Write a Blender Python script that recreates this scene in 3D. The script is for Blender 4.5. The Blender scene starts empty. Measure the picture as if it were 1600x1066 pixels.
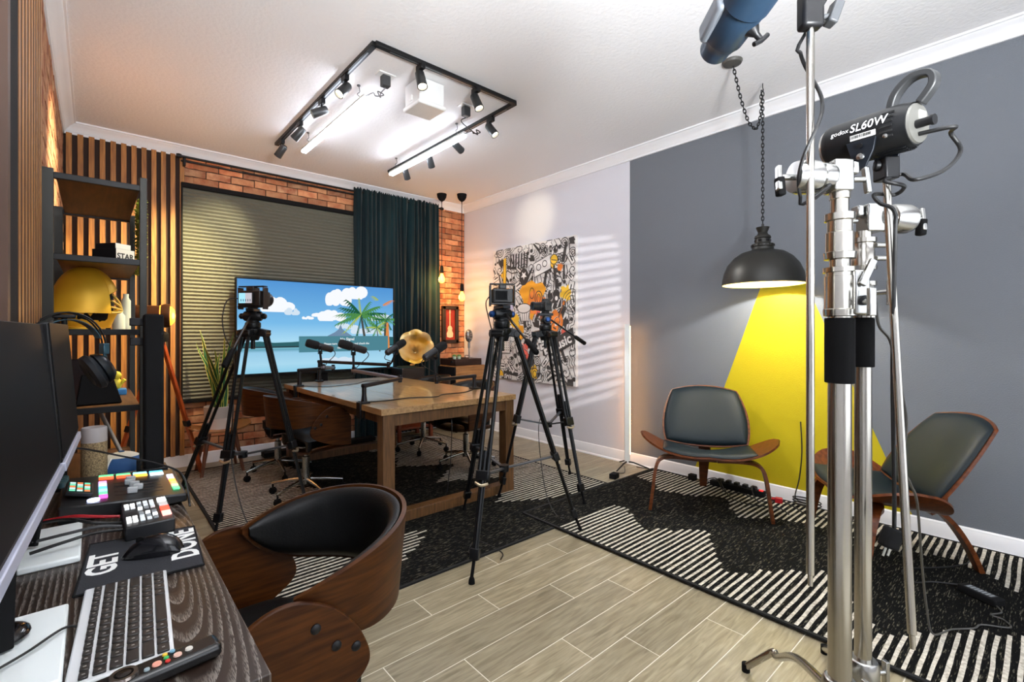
import bpy, math, random
from mathutils import Vector, Matrix, Euler

SC = bpy.context.scene
COL = SC.collection
RND = random.Random(11)
PI = math.pi

# ------------------------------------------------------------------ camera, light, exposure
cam = bpy.data.cameras.new('camera')
cam.sensor_width = 36.0
cam.lens = 16.72
cam.shift_y = -0.0084
cam.clip_start = 0.02
camo = bpy.data.objects.new('camera', cam)
COL.objects.link(camo)
camo.location = (0, 0, 1.28)
camo.rotation_euler = (PI / 2, 0, -math.radians(41.35))
SC.camera = camo

SC.view_settings.view_transform = 'Standard'
SC.view_settings.look = 'None'
SC.view_settings.gamma = 1.0
SC.view_settings.use_curve_mapping = False
SC.view_settings.exposure = 0.76

world = bpy.data.worlds.new('world')
SC.world = world
world.use_nodes = True
_bg = world.node_tree.nodes['Background']
_bg.inputs[0].default_value = (0.75, 0.85, 1.0, 1)
_bg.inputs[1].default_value = 1.0

def light(name, kind, loc, energy, color=(1, 1, 1), aim=None, **kw):
    l = bpy.data.lights.new(name, kind)
    l.energy = energy
    l.color = color
    for k, v in kw.items():
        setattr(l, k, v)
    o = bpy.data.objects.new(name, l)
    COL.objects.link(o)
    o.location = loc
    if aim is not None:
        o.rotation_euler = (Vector(aim) - Vector(loc)).to_track_quat('-Z', 'Y').to_euler()
    return o

# daylight through the window behind the photographer
light('window_daylight', 'AREA', (1.9, -1.72, 1.55), 13, (0.96, 0.98, 1.0), aim=(2.0, 3.0, 1.6), shape='RECTANGLE', size=2.6, size_y=1.9)
# added fill light, out of view, aimed up to brighten the ceiling
light('added_ceiling_fill', 'AREA', (0.5, -0.9, 1.55), 76, (0.94, 0.975, 1.0), aim=(0.95, 0.1, 3.05), shape='DISK', size=0.5, spread=2.15)

# ------------------------------------------------------------------ helpers
def lin(h):
    h = h.lstrip('#')
    out = []
    for i in (0, 2, 4):
        c = int(h[i:i + 2], 16) / 255
        out.append(c / 12.92 if c <= 0.04045 else ((c + 0.055) / 1.055) ** 2.4)
    return (*out, 1)

_MATS = {}
def M(name, col, rough=0.5, metal=0.0, col2=None, scale=8, stretch=(1, 1, 1), bump=0.0, bscale=None, emit=None, es=1.0,
      rand=0.0, coat=0.0, ramp=(0.35, 0.65), detail=4, spec=0.5, sheen=0.0, distort=0.0, world=False):
    if name in _MATS:
        return _MATS[name]
    m = bpy.data.materials.new(name)
    m.use_nodes = True
    nt = m.node_tree
    N, L = nt.nodes, nt.links
    b = N['Principled BSDF']
    b.inputs['Roughness'].default_value = rough
    b.inputs['Metallic'].default_value = metal
    b.inputs['Specular IOR Level'].default_value = spec
    b.inputs['Coat Weight'].default_value = coat
    if sheen:
        b.inputs['Sheen Weight'].default_value = sheen
    c1 = lin(col)
    b.inputs['Base Color'].default_value = c1
    m.diffuse_color = c1
    src = None
    if col2 or bump or rand:
        if world:
            g = N.new('ShaderNodeNewGeometry'); vec = g.outputs['Position']
        else:
            tc = N.new('ShaderNodeTexCoord'); vec = tc.outputs['Object']
        mp = N.new('ShaderNodeMapping')
        mp.inputs['Scale'].default_value = stretch
        L.new(vec, mp.inputs['Vector'])
        if rand:
            oi = N.new('ShaderNodeObjectInfo')
            ml = N.new('ShaderNodeMath'); ml.operation = 'MULTIPLY'; ml.inputs[1].default_value = 37.0
            L.new(oi.outputs['Random'], ml.inputs[0])
            cb = N.new('ShaderNodeCombineXYZ')
            for i in range(3):
                L.new(ml.outputs[0], cb.inputs[i])
            L.new(cb.outputs[0], mp.inputs['Location'])
    if col2:
        nz = N.new('ShaderNodeTexNoise')
        nz.inputs['Scale'].default_value = scale
        nz.inputs['Detail'].default_value = detail
        nz.inputs['Distortion'].default_value = distort
        L.new(mp.outputs[0], nz.inputs['Vector'])
        rp = N.new('ShaderNodeValToRGB')
        rp.color_ramp.elements[0].position = ramp[0]
        rp.color_ramp.elements[1].position = ramp[1]
        rp.color_ramp.elements[0].color = c1
        rp.color_ramp.elements[1].color = lin(col2)
        L.new(nz.outputs['Fac'], rp.inputs[0])
        src = rp.outputs[0]
    if rand:
        hs = N.new('ShaderNodeHueSaturation')
        if src is not None:
            L.new(src, hs.inputs['Color'])
        else:
            hs.inputs['Color'].default_value = c1
        mr = N.new('ShaderNodeMapRange')
        mr.inputs['To Min'].default_value = 1 - rand
        mr.inputs['To Max'].default_value = 1 + rand
        L.new(oi.outputs['Random'], mr.inputs['Value'])
        L.new(mr.outputs[0], hs.inputs['Value'])
        src = hs.outputs[0]
    if src is not None:
        L.new(src, b.inputs['Base Color'])
    if bump:
        nb = N.new('ShaderNodeTexNoise')
        nb.inputs['Scale'].default_value = bscale or scale
        nb.inputs['Detail'].default_value = 3
        L.new(mp.outputs[0], nb.inputs['Vector'])
        bp = N.new('ShaderNodeBump')
        bp.inputs['Strength'].default_value = min(1.0, bump)
        bp.inputs['Distance'].default_value = 0.004
        L.new(nb.outputs['Fac'], bp.inputs['Height'])
        L.new(bp.outputs[0], b.inputs['Normal'])
    if emit:
        b.inputs['Emission Color'].default_value = lin(emit)
        b.inputs['Emission Strength'].default_value = es
    _MATS[name] = m
    return m

def axis_matrix(d):
    return Vector(d).normalized().to_track_quat('Z', 'Y').to_matrix()

def smooth_path(pts, n=6):
    P = [Vector(p) for p in pts]
    if len(P) < 3:
        return P
    out = []
    for i in range(len(P) - 1):
        p0 = P[max(i - 1, 0)]; p1 = P[i]; p2 = P[i + 1]; p3 = P[min(i + 2, len(P) - 1)]
        for k in range(n):
            t = k / n
            out.append(0.5 * ((2 * p1) + (p2 - p0) * t + (2 * p0 - 5 * p1 + 4 * p2 - p3) * t * t + (3 * p1 - p0 - 3 * p2 + p3) * t ** 3))
    out.append(P[-1])
    return out

class MB:
    """collects shapes into one mesh"""
    def __init__(s):
        s.v = []; s.f = []; s.mi = []; s.M = Matrix.Identity(4); s.cur = 0
    def at(s, loc=(0, 0, 0), rot=None, m=None):
        if m is not None:
            s.M = m
        else:
            R = Euler(rot or (0, 0, 0)).to_matrix().to_4x4()
            s.M = Matrix.Translation(loc) @ R
        return s
    def mat(s, i):
        s.cur = i
        return s
    def add(s, vs, fs):
        o = len(s.v)
        s.v += [tuple(s.M @ Vector(p)) for p in vs]
        s.f += [tuple(i + o for i in f) for f in fs]
        s.mi += [s.cur] * len(fs)
        return s
    def box(s, c, sz, rot=None):
        x, y, z = (q / 2 for q in sz)
        R = Euler(rot).to_matrix() if rot is not None and not isinstance(rot, Matrix) else (rot or Matrix.Identity(3))
        c = Vector(c)
        vs = [c + R @ Vector((a * x, b * y, d * z)) for a in (-1, 1) for b in (-1, 1) for d in (-1, 1)]
        return s.add(vs, [(0, 1, 3, 2), (4, 6, 7, 5), (0, 4, 5, 1), (2, 3, 7, 6), (0, 2, 6, 4), (1, 5, 7, 3)])
    def beam(s, p0, p1, w, h, up=(0, 0, 1)):
        p0 = Vector(p0); p1 = Vector(p1); d = p1 - p0; L = d.length; d.normalize()
        u = Vector(up); sx = d.cross(u)
        if sx.length < 1e-4:
            sx = d.cross(Vector((0, 1, 0)))
        sx.normalize(); u = sx.cross(d)
        R = Matrix((sx, d, u)).transposed()
        return s.box((p0 + p1) / 2, (w, L, h), R)
    def lathe(s, prof, o=(0, 0, 0), d=(0, 0, 1), n=20, a0=0.0, a1=2 * PI):
        R = axis_matrix(d); o = Vector(o)
        full = abs(a1 - a0 - 2 * PI) < 1e-6
        k = n if full else n + 1
        vs = []
        for r, z in prof:
            for i in range(k):
                a = a0 + (a1 - a0) * i / n
                vs.append(o + R @ Vector((r * math.cos(a), r * math.sin(a), z)))
        fs = []
        for j in range(len(prof) - 1):
            for i in range(n):
                i2 = (i + 1) % k
                fs.append((j * k + i, j * k + i2, (j + 1) * k + i2, (j + 1) * k + i))
        return s.add(vs, fs)
    def cyl(s, p0, p1, r0, r1=None, n=14):
        r1 = r0 if r1 is None else r1
        p0 = Vector(p0); p1 = Vector(p1); L = (p1 - p0).length
        return s.lathe([(0, 0), (r0, 0), (r1, L), (0, L)], p0, p1 - p0, n)
    def tube(s, pts, r, n=8, sm=0, flat=None):
        P = smooth_path(pts, sm) if sm else [Vector(p) for p in pts]
        T = [(P[min(i + 1, len(P) - 1)] - P[max(i - 1, 0)]).normalized() for i in range(len(P))]
        u = T[0].orthogonal().normalized()
        vs = []
        for i, p in enumerate(P):
            u = (u - T[i] * u.dot(T[i]))
            if u.length < 1e-6:
                u = T[i].orthogonal()
            u.normalize(); w = T[i].cross(u)
            rr = r[i] if isinstance(r, (list, tuple)) else r
            for k in range(n):
                a = 2 * PI * k / n
                vs.append(p + u * rr * math.cos(a) + w * rr * math.sin(a))
        m = len(P); fs = []
        for i in range(m - 1):
            for k in range(n):
                k2 = (k + 1) % n
                fs.append((i * n + k, i * n + k2, (i + 1) * n + k2, (i + 1) * n + k))
        fs += [tuple(range(n - 1, -1, -1)), tuple((m - 1) * n + k for k in range(n))]
        return s.add(vs, fs)
    def ell(s, c, r, n=16, m=10, rot=None):
        R = Euler(rot).to_matrix() if rot else Matrix.Identity(3)
        c = Vector(c); r = (r, r, r) if not isinstance(r, (tuple, list)) else r
        vs = [c + R @ Vector((0, 0, -r[2]))]
        for j in range(1, m):
            b = -PI / 2 + PI * j / m
            for i in range(n):
                a = 2 * PI * i / n
                vs.append(c + R @ Vector((r[0] * math.cos(a) * math.cos(b), r[1] * math.sin(a) * math.cos(b), r[2] * math.sin(b))))
        vs.append(c + R @ Vector((0, 0, r[2])))
        fs = []
        for i in range(n):
            fs.append((0, 1 + (i + 1) % n, 1 + i))
            fs.append((len(vs) - 1, 1 + (m - 2) * n + i, 1 + (m - 2) * n + (i + 1) % n))
        for j in range(m - 2):
            for i in range(n):
                i2 = (i + 1) % n
                fs.append((1 + j * n + i, 1 + j * n + i2, 1 + (j + 1) * n + i2, 1 + (j + 1) * n + i))
        return s.add(vs, fs)
    def prism(s, poly, h0, h1, m=None):
        """polygon (x,y) extruded from z=h0 to h1; m = 4x4 placing matrix"""
        n = len(poly)
        vs = [(x, y, h0) for x, y in poly] + [(x, y, h1) for x, y in poly]
        if m is not None:
            vs = [m @ Vector(p) for p in vs]
        fs = [tuple(range(n - 1, -1, -1)), tuple(range(n, 2 * n))]
        fs += [(i, (i + 1) % n, n + (i + 1) % n, n + i) for i in range(n)]
        return s.add(vs, fs)
    def sheet(s, fn, nu, nv, th=0.0, nrm=None, wrap=False):
        """surface fn(u,v) 0..1; th>0 makes it a closed slab, offset along the normal"""
        P = [[Vector(fn(i / nu, j / nv)) for j in range(nv + 1)] for i in range(nu + 1)]
        vs = [p for row in P for p in row]
        k = nv + 1
        fs = [(i * k + j, (i + 1) * k + j, (i + 1) * k + j + 1, i * k + j + 1) for i in range(nu) for j in range(nv)]
        if th:
            Q = []
            for i in range(nu + 1):
                for j in range(nv + 1):
                    a = P[min(i + 1, nu)][j] - P[max(i - 1, 0)][j]
                    b = P[i][min(j + 1, nv)] - P[i][max(j - 1, 0)]
                    nn = a.cross(b)
                    if nn.length < 1e-9:
                        i2 = min(max(i, 1), nu - 1); j2 = min(max(j, 1), nv - 1)
                        nn = (P[i2 + 1][j2] - P[i2 - 1][j2]).cross(P[i2][j2 + 1] - P[i2][j2 - 1])
                    nn.normalize()
                    t = th(i / nu, j / nv) if callable(th) else th
                    Q.append(P[i][j] + nn * t)
            o = len(vs); vs += Q
            fs2 = [tuple(reversed([q + o for q in f])) for f in fs]
            rim = []
            for i in range(nu):
                rim += [(i * k, o + i * k, o + (i + 1) * k, (i + 1) * k), ((i + 1) * k + nv, o + (i + 1) * k + nv, o + i * k + nv, i * k + nv)]
            for j in range(nv):
                rim += [(j + 1, o + j + 1, o + j, j), (nu * k + j, o + nu * k + j, o + nu * k + j + 1, nu * k + j + 1)]
            fs = fs + fs2 + rim
        return s.add(vs, fs)
    def build(s, name, mat, parent=None, smooth=40, bevel=0.0, seg=2, local=True, kind=None, label=None, cat=None, group=None):
        me = bpy.data.meshes.new(name)
        me.from_pydata(s.v, [], s.f)
        mats = mat if isinstance(mat, (list, tuple)) else [mat]
        for q in mats:
            me.materials.append(q)
        if len(mats) > 1:
            me.polygons.foreach_set('material_index', s.mi)
        fix_normals(me)
        if smooth:
            me.shade_smooth()
            me.set_sharp_from_angle(angle=math.radians(smooth))
        me.update()
        o = bpy.data.objects.new(name, me)
        COL.objects.link(o)
        if parent is not None:
            o.parent = parent
            if not local:
                q = parent
                off = Vector((0, 0, 0))
                while q is not None:
                    off += Vector(q.location); q = q.parent
                o.location = -off
        if bevel:
            bv = o.modifiers.new('bevel', 'BEVEL')
            bv.width = bevel; bv.segments = seg; bv.limit_method = 'ANGLE'; bv.angle_limit = math.radians(40)
            bv.harden_normals = False
        tag(o, label, cat, group, kind)
        return o

import bmesh
def fix_normals(me):
    b = bmesh.new(); b.from_mesh(me)
    bmesh.ops.recalc_face_normals(b, faces=b.faces)
    b.to_mesh(me); b.free()

def tag(o, label=None, cat=None, group=None, kind=None):
    if label: o['label'] = label
    if cat: o['category'] = cat
    if group: o['group'] = group
    if kind: o['kind'] = kind
    return o

def thing(name, label, cat, loc=(0, 0, 0), rz=0.0, group=None):
    o = bpy.data.objects.new(name, None)
    o.empty_display_size = 0.05
    COL.objects.link(o)
    o.location = loc; o.rotation_euler = (0, 0, rz)
    return tag(o, label, cat, group)

def kids(o):
    return [c for c in bpy.data.objects if c.parent == o]

def copy_tree(o, parent=None):
    c = o.copy(); COL.objects.link(c)
    if parent is not None:
        c.parent = parent
    for ch in kids(o):
        copy_tree(ch, c)
    return c

def text(body, size, m, mat, parent, name, extrude=0.0004, wrap=None, bold=0.0, align='LEFT', local=True, shear=0.0, sx=1.0):
    cu = bpy.data.curves.new('t', 'FONT')
    cu.body = body; cu.size = size; cu.extrude = extrude; cu.offset = bold; cu.align_x = align; cu.shear = shear
    cu.resolution_u = 3
    to = bpy.data.objects.new('t', cu); COL.objects.link(to)
    bpy.context.view_layer.update()
    me = bpy.data.meshes.new_from_object(to.evaluated_get(bpy.context.evaluated_depsgraph_get()))
    bpy.data.objects.remove(to); bpy.data.curves.remove(cu)
    mb = MB()
    vs = [v.co.copy() for v in me.vertices]
    for v in vs:
        v.x *= sx
    if wrap:
        vs = [wrap(v) for v in vs]
    mb.M = m
    mb.add(vs, [tuple(p.vertices) for p in me.polygons])
    bpy.data.meshes.remove(me)
    return mb.build(name, mat, parent, smooth=0, local=local)

def frame_matrix(o, x, y):
    """4x4 with given origin, local x and y directions"""
    x = Vector(x).normalized(); y = Vector(y); z = x.cross(y).normalized(); y = z.cross(x)
    m = Matrix((x, y, z)).transposed().to_4x4()
    m.translation = Vector(o)
    return m

# ------------------------------------------------------------------ materials shared
black_plastic = M('black_plastic', '121214', 0.42, spec=.35)
black_metal = M('black_metal', '111113', 0.4, 0.2, spec=.4)
matte_black = M('matte_black', '0b0b0d', 0.8, spec=.25)
rubber = M('rubber', '070708', 0.9, spec=.2)
chrome = M('chrome', 'b4b4b1', 0.18, 1.0)
brushed = M('brushed_aluminium', 'c4c4c0', 0.3, 1.0)
grey_metal = M('grey_metal', '86888a', 0.38, 0.9)
white_paint = M('white_paint', 'efefef', 0.45)
white_plastic = M('white_plastic', 'e8e8e6', 0.35)
walnut = M('walnut_veneer', '2f1505', 0.42, 0, '4c290b', 5, (1.5, 1.5, 16), detail=7, spec=.2)
leather = M('black_leather', '08090a', 0.45, 0, None, bump=0.15, bscale=180, spec=.3)
cable_black = M('cable_black', '121213', 0.5)
# ------------------------------------------------------------------ the room
XL, XN, XR, YB, YF, ZC = -0.20, -0.165, 3.94, 5.50, -1.80, 3.05
wall_grey = M('grey_wall_paint', '6e737a', 0.65, 0, None, bump=0.5, bscale=150, world=True)
wall_white = M('white_wall_paint', 'dddde4', 0.6, 0, None, bump=0.35, bscale=150, world=True)
wall_yellow = M('yellow_wall_paint', 'c0ae06', 0.6, 0, None, bump=0.4, bscale=150, world=True)
ceil_m = M('textured_ceiling', 'f0eff0', 0.8, 0, None, bump=0.65, bscale=42, world=True)
trim_m = M('gloss_white_trim', 'f0f0f2', 0.35)
grout = M('floor_grout', 'dcd6c6', 0.8)
tile_m = M('wood_look_tile', 'a0957b', 0.36, 0, '746a52', 6, (1.0, 10, 10), bump=0.12, bscale=20, rand=0.14, ramp=(0.3, 0.72), detail=8, distort=0.9)
mortar = M('dark_mortar', '4a3a30', 0.9)

def struct(mb, name, mat, **k):
    return mb.build(name, mat, kind='structure', **k)

floor = struct(MB().box((1.85, 1.85, -0.0508), (4.4, 7.5, 0.1)), 'floor', grout, smooth=0)
# wood-look planks, long side along the back wall
def plank_mesh(L):
    mb = MB().box((L / 2, 0, 0), (L - 0.0045, 0.1615, 0.006))
    return mb
pm_cache = {}
rugs = [(0.59, 3.25, 2.15, 5.22), (2.26, 3.90, -0.35, 2.45)]
row = 0
y = 1.937 - 0.166 * 16
while y < YB:
    x0 = XL - [0.15, 0.47, 0.79][row % 3] - 0.06 * (row % 2)
    x = x0
    while x < XR:
        a, b = max(x, XL), min(x + 0.91, XR)
        if b - a > 0.03 and not any(r[0] < a and b < r[1] and r[2] < y - .09 and y + .09 < r[3] for r in rugs):
            key = round(b - a, 3)
            if key not in pm_cache:
                o = plank_mesh(b - a).build('plank', tile_m, floor, smooth=0)
                pm_cache[key] = o
            else:
                o = bpy.data.objects.new('plank', pm_cache[key].data); COL.objects.link(o); o.parent = floor
            o.location = (a, y, -0.003)
        x += 0.91
    y += 0.166
    row += 1

ceiling = struct(MB().box((1.85, 1.85, ZC + 0.05), (4.6, 7.6, 0.1)), 'ceiling', ceil_m, smooth=0)
wall_back = struct(MB().box((1.87, YB + 0.05, 1.5), (4.5, 0.1, 3.1)), 'wall_back', mortar, smooth=0)
wall_right = struct(MB().box((XR + 0.05, 1.85, 1.5), (0.1, 7.4, 3.1)), 'wall_right', wall_grey, smooth=0)
mb = MB().box((XR - 0.0006, (2.732 + YB) / 2, 1.5), (0.0012, YB - 2.732, 3.08))
mb.build('white_paint_area', wall_white, wall_right, smooth=0, label='white painted half of the grey wall')
mb = MB().prism([(1.50, 1.68), (1.215, 1.68), (0.59, 0.10), (2.06, 0.10)], -0.0012, 0.0, frame_matrix((XR, 0, 0), (0, 1, 0), (0, 0, 1)))
mb.build('yellow_paint_beam', wall_yellow, wall_right, smooth=0, label='painted yellow beam shape under the dome lamp')
wall_left = struct(MB().box((XL - 0.05, 3.9, 1.5), (0.1, 3.3, 3.1)).box((XN - 0.07, 0.28, 1.5), (0.14, 4.16, 3.1)), 'wall_left', wall_white, smooth=0)
wall_front = struct(MB().box((0.15, YF - .05, 1.5), (0.9, 0.1, 3.1)).box((3.6, YF - .05, 1.5), (0.9, 0.1, 3.1))
                    .box((1.87, YF - .05, 0.28), (2.6, 0.1, 0.6)).box((1.87, YF - .05, 2.8), (2.6, 0.1, 0.6)), 'wall_front', wall_white, smooth=0)
window = struct(MB().box((1.87, YF - .05, 0.6), (2.56, 0.08, 0.05)).box((1.87, YF - .05, 2.48), (2.56, 0.08, 0.05))
                .box((0.61, YF - .05, 1.54), (0.05, 0.08, 1.9)).box((3.13, YF - .05, 1.54), (0.05, 0.08, 1.9)).box((1.87, YF - .05, 1.54), (0.05, 0.08, 1.9)), 'window_1', trim_m)

# crown mouldings and baseboards
CR = [(0, 0), (0.016, 0), (0.018, 0.016), (0.026, 0.024), (0.030, 0.034), (0.055, 0.062), (0.072, 0.070), (0.078, 0.078), (0.09, 0.080), (0.09, 0.095), (0, 0.095)]
def run(name, prof, p0, p1, inward, z0):
    p0 = Vector(p0); p1 = Vector(p1); d = (p1 - p0).normalized()
    m = frame_matrix(p0 + Vector((0, 0, z0)), inward, (0, 0, 1))
    L = (p1 - p0).length
    zdir = m.to_3x3() @ Vector((0, 0, 1))
    sgn = 1 if zdir.dot(d) > 0 else -1
    return struct(MB().prism(prof, 0, sgn * L, m), name, trim_m, smooth=30)
run('trim_1', CR, (XL, YB, 0), (XR, YB, 0), (0, -1, 0), 2.957)
run('trim_2', CR, (XR, YF, 0), (XR, YB, 0), (-1, 0, 0), 2.957)
run('trim_3', CR, (XL, 2.36, 0), (XL, YB, 0), (1, 0, 0), 2.957)
BB = [(0, 0), (0.016, 0), (0.016, 0.086), (0.012, 0.094), (0.011, 0.103), (0.004, 0.111), (0, 0.111)]
run('baseboard_back', BB, (0.66, YB - 0.016, 0), (XR, YB - 0.016, 0), (0, -1, 0), 0)
run('baseboard_right', BB, (XR - 0.001, YF, 0), (XR - 0.001, YB, 0), (-1, 0, 0), 0)
SH = [(0, 0), (0.014, 0), (0.012, 0.01), (0.006, 0.016), (0, 0.018)]
run('trim_4', SH, (XR - 0.017, YF, 0), (XR - 0.017, YB, 0), (-1, 0, 0), 0)

# bricks of the back wall: every brick that shows
def brick_mesh(L, seed):
    r = random.Random(seed)
    nx = 4
    vs = []
    w, h, d = L, 0.066, 0.013
    top = [(w * i / nx, h + r.uniform(-.004, .003)) for i in range(nx + 1)]
    bot = [(w * i / nx, r.uniform(-.003, .004)) for i in range(nx + 1)]
    poly = bot + top[::-1]
    return MB().prism(poly, 0, d + r.uniform(-.003, .003), frame_matrix((0, 0, 0), (1, 0, 0), (0, 0, 1)))
brick_m = M('red_brick', 'b0603c', 0.85, 0, 'dda576', 9, (1, 1, 1), bump=0.8, bscale=60, rand=0.38, ramp=(0.3, 0.75), detail=8)
brick_p = M('pale_brick', 'd0a078', 0.85, 0, '9a5638', 10, (1, 1, 1), bump=0.8, bscale=60, rand=0.3, detail=8)
bricks = []
for i in range(6):
    o = brick_mesh(0.205, i).build('brick', brick_p if i == 3 else brick_m, wall_back, smooth=30)
    bricks.append(o)
half = brick_mesh(0.098, 9).build('brick', brick_m, wall_back, smooth=30)
used = set()
def put_brick(src, x, z):
    if src.name in used:
        o = bpy.data.objects.new('brick', src.data); COL.objects.link(o); o.parent = wall_back
    else:
        o = src; used.add(src.name)
    o.location = (x, YB, z)
zones = [(0.64, 2.34, 2.64, 2.96), (0.64, 2.75, 0.105, 0.66), (3.36, 3.94, 0.80, 2.96)]
nb = 0
for k in range(40):
    z = 0.105 + k * 0.0745
    x = 0.62 - (0.107 if k % 2 else 0)
    while x < XR:
        if any(a < x + 0.2 and x < b - .0 and c < z + .06 and z < d for a, b, c, d in zones):
            if x + 0.205 > XR:
                if x + 0.098 <= XR + .02:
                    put_brick(half, min(x, XR - .099), z); nb += 1
            elif x > 0.6:
                put_brick(RND.choice(bricks), x, z); nb += 1
            else:
                put_brick(half, 0.64, z); nb += 1
        x += 0.214
# bricks of the left wall seen edge-on: one joined skin of bricks
mb = MB()
r = random.Random(3)
for k in range(38):
    z = 0.11 + k * 0.0745
    yy = 2.42 + (0.1 if k % 2 else 0)
    while yy < YB - .1:
        mb.box((XL + 0.004, yy + 0.1, z + 0.033), (0.012 + r.uniform(-.004, .004), 0.2, 0.064), (0, 0, r.uniform(-.01, .01)))
        yy += 0.214
mb.build('brickwork', brick_p, wall_left, smooth=0, kind='stuff')

# slats: backing board and each slat
oak = M('oak_slat', 'b07838', 0.45, 0, '865424', 6, (14, 14, 0.8), rand=0.12, detail=6)
back_dark = M('slat_backing', '35221a', 0.8)
MB().box((0.235, YB - 0.006, 1.54), (0.84, 0.012, 2.86)).build('slat_backing', back_dark, wall_back, smooth=0, label='dark backing board behind the wooden slats')
slat_side = M('slat_side', '3b2415', .7)
s0 = MB().mat(1).box((0, 0.0006, 0), (0.037, 0.032, 2.85)).mat(0).box((0, -.0158, 0), (.0365, .0012, 2.849)).build('slat', [oak, slat_side], wall_back, smooth=0)
for i in range(12):
    o = s0 if i == 0 else s0.copy()
    if i:
        COL.objects.link(o)
    o.location = (-0.155 + i * 0.0715, YB - 0.028, 1.536)
MB().box((0.24, YB - 0.02, 0.055), (0.88, 0.04, 0.11)).build('plinth', trim_m, wall_back, smooth=0, label='white plinth under the slats')
# slat column nearest the camera on the left
for i in range(9):
    o = s0.copy(); COL.objects.link(o); o.parent = wall_left
    o.rotation_euler = (0, 0, PI / 2)
    o.location = (-0.151, 1.665 + i * 0.079, 1.536)
MB().box((XN + 0.003, 1.98, 1.536), (0.006, 0.72, 2.86)).build('slat_backing', back_dark, wall_left, smooth=0)
MB().box((-0.15, 1.545, 1.52), (0.03, 0.15, 3.04)).build('edge_panel', matte_black, wall_left, smooth=0, label='flat black strip beside the slats')
MB().box((-0.149, 1.448, 1.52), (0.032, 0.04, 3.04)).build('edge_trim', M('brown_trim', '4c3324', 0.5), wall_left, smooth=0, label='thin brown edge strip')

# ------------------------------------------------------------------ window wall: blind, rod, curtain
bl = thing('window_blind', 'dark grey pleated blind covering the window behind the television', 'blind', (1.46, 5.44, 0.6))
blind_m = M('blind_fabric', '66665a', 0.65, 0, None, bump=0.2, bscale=90)
def bfn(u, v):
    n = 114
    return (0.632 + u * 1.76, 5.452 - (0.016 if int(round(v * n)) % 2 else 0.0), 0.63 + v * 2.03)
MB().sheet(bfn, 1, 114).build('pleated_fabric', blind_m, bl, smooth=0, local=False)
MB().box((1.512, 5.445, 2.68), (1.78, 0.05, 0.045)).build('head_rail', matte_black, bl, local=False, bevel=.004)
MB().box((1.512, 5.445, 0.618), (1.78, 0.03, 0.025)).build('bottom_rail', matte_black, bl, local=False, bevel=.004)
MB().box((0.628, 5.445, 1.65), (0.012, 0.04, 2.06)).box((2.396, 5.445, 1.65), (0.012, 0.04, 2.06)).build('side_channel', matte_black, bl, local=False)

rod = thing('curtain_rod', 'thin black curtain rod running under the crown moulding', 'curtain rod', (2.05, 5.40, 2.93))
MB().cyl((0.60, 5.40, 2.935), (3.50, 5.40, 2.935), 0.011).cyl((0.62, 5.44, 2.905), (3.40, 5.44, 2.905), 0.008).build('pole', black_metal, rod, local=False)
for xx in (0.60, 3.50):
    MB().lathe([(0, -.02), (.018, -.02), (.022, 0), (.018, .02), (0, .02)], (xx, 5.40, 2.935), (1, 0, 0), 12).build('finial', black_metal, rod, local=False)
MB().box((0.645, 5.445, 2.90), (0.02, 0.09, 0.09)).build('bracket', black_metal, rod, local=False, bevel=.003)

cu_m = M('teal_velvet', '0f2b30', 0.8, 0, '081c21', 4, (3, 3, 0.5), sheen=0.15, spec=.2)
def cfn(u, v):
    z = 0.03 + v * 2.945
    ph = u * 17.0 + 0.35 * math.sin(u * 23 + v * 2.0)
    amp = 0.034 * (0.72 + 0.5 * math.sin(u * 9.7 + 1)) * (1.0 if v < 0.95 else 0.7)
    w = math.sin(ph * 2 * PI + 0.6 * math.sin(v * 5 + u * 11)) + 0.35 * math.sin(ph * 4 * PI + 1.3 + v * 3)
    top = 0.012 * math.sin(u * 260) if v > 0.985 else 0
    x = 2.30 + u * 1.15 + 0.012 * math.sin(v * 4 + u * 13)
    return (x, 5.392 + amp * w * 0.8 - 0.01 * v, z + top)
MB().sheet(cfn, 260, 26, 0.004).build('curtain', cu_m, smooth=60, label='dark teal velvet curtain gathered on the rod beside the blind', cat='curtain')
# pinch gathers along the curtain head
# ------------------------------------------------------------------ ceiling fittings
trk = thing('light_track', 'black three sided lighting track fixed to the white ceiling', 'track', (1.85, 3.7, 3.05))
TX0, TX1, TY0, TY1 = 1.285, 2.425, 2.72, 4.79
def rail(p0, p1):
    mb = MB().beam(p0, p1, 0.036, 0.026)
    v = (Vector(p1) - Vector(p0)).normalized().cross(Vector((0, 0, 1))) * 0.0
    return mb
for p0, p1 in (((TX0, TY0, 3.037), (TX0, TY1, 3.037)), ((TX0, TY0, 3.037), (TX1, TY0, 3.037)), ((TX1, TY0, 3.037), (TX1, TY1, 3.037))):
    ro = rail(p0, p1).build('rail', black_metal, trk, local=False, bevel=.002)
    d = (Vector(p1) - Vector(p0)).normalized()
    a = Vector(p0) + d * .1 - Vector((0, 0, .0135)); b = Vector(p1) - d * .06 - Vector((0, 0, .0135))
    so = MB().beam(a, b, 0.010, 0.002).build('conductor_slot', grey_metal, ro, local=False, smooth=0)
lens_on = M('spot_lens_lit', 'fff6e0', 0.3, emit='fff0d0', es=14)
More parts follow.
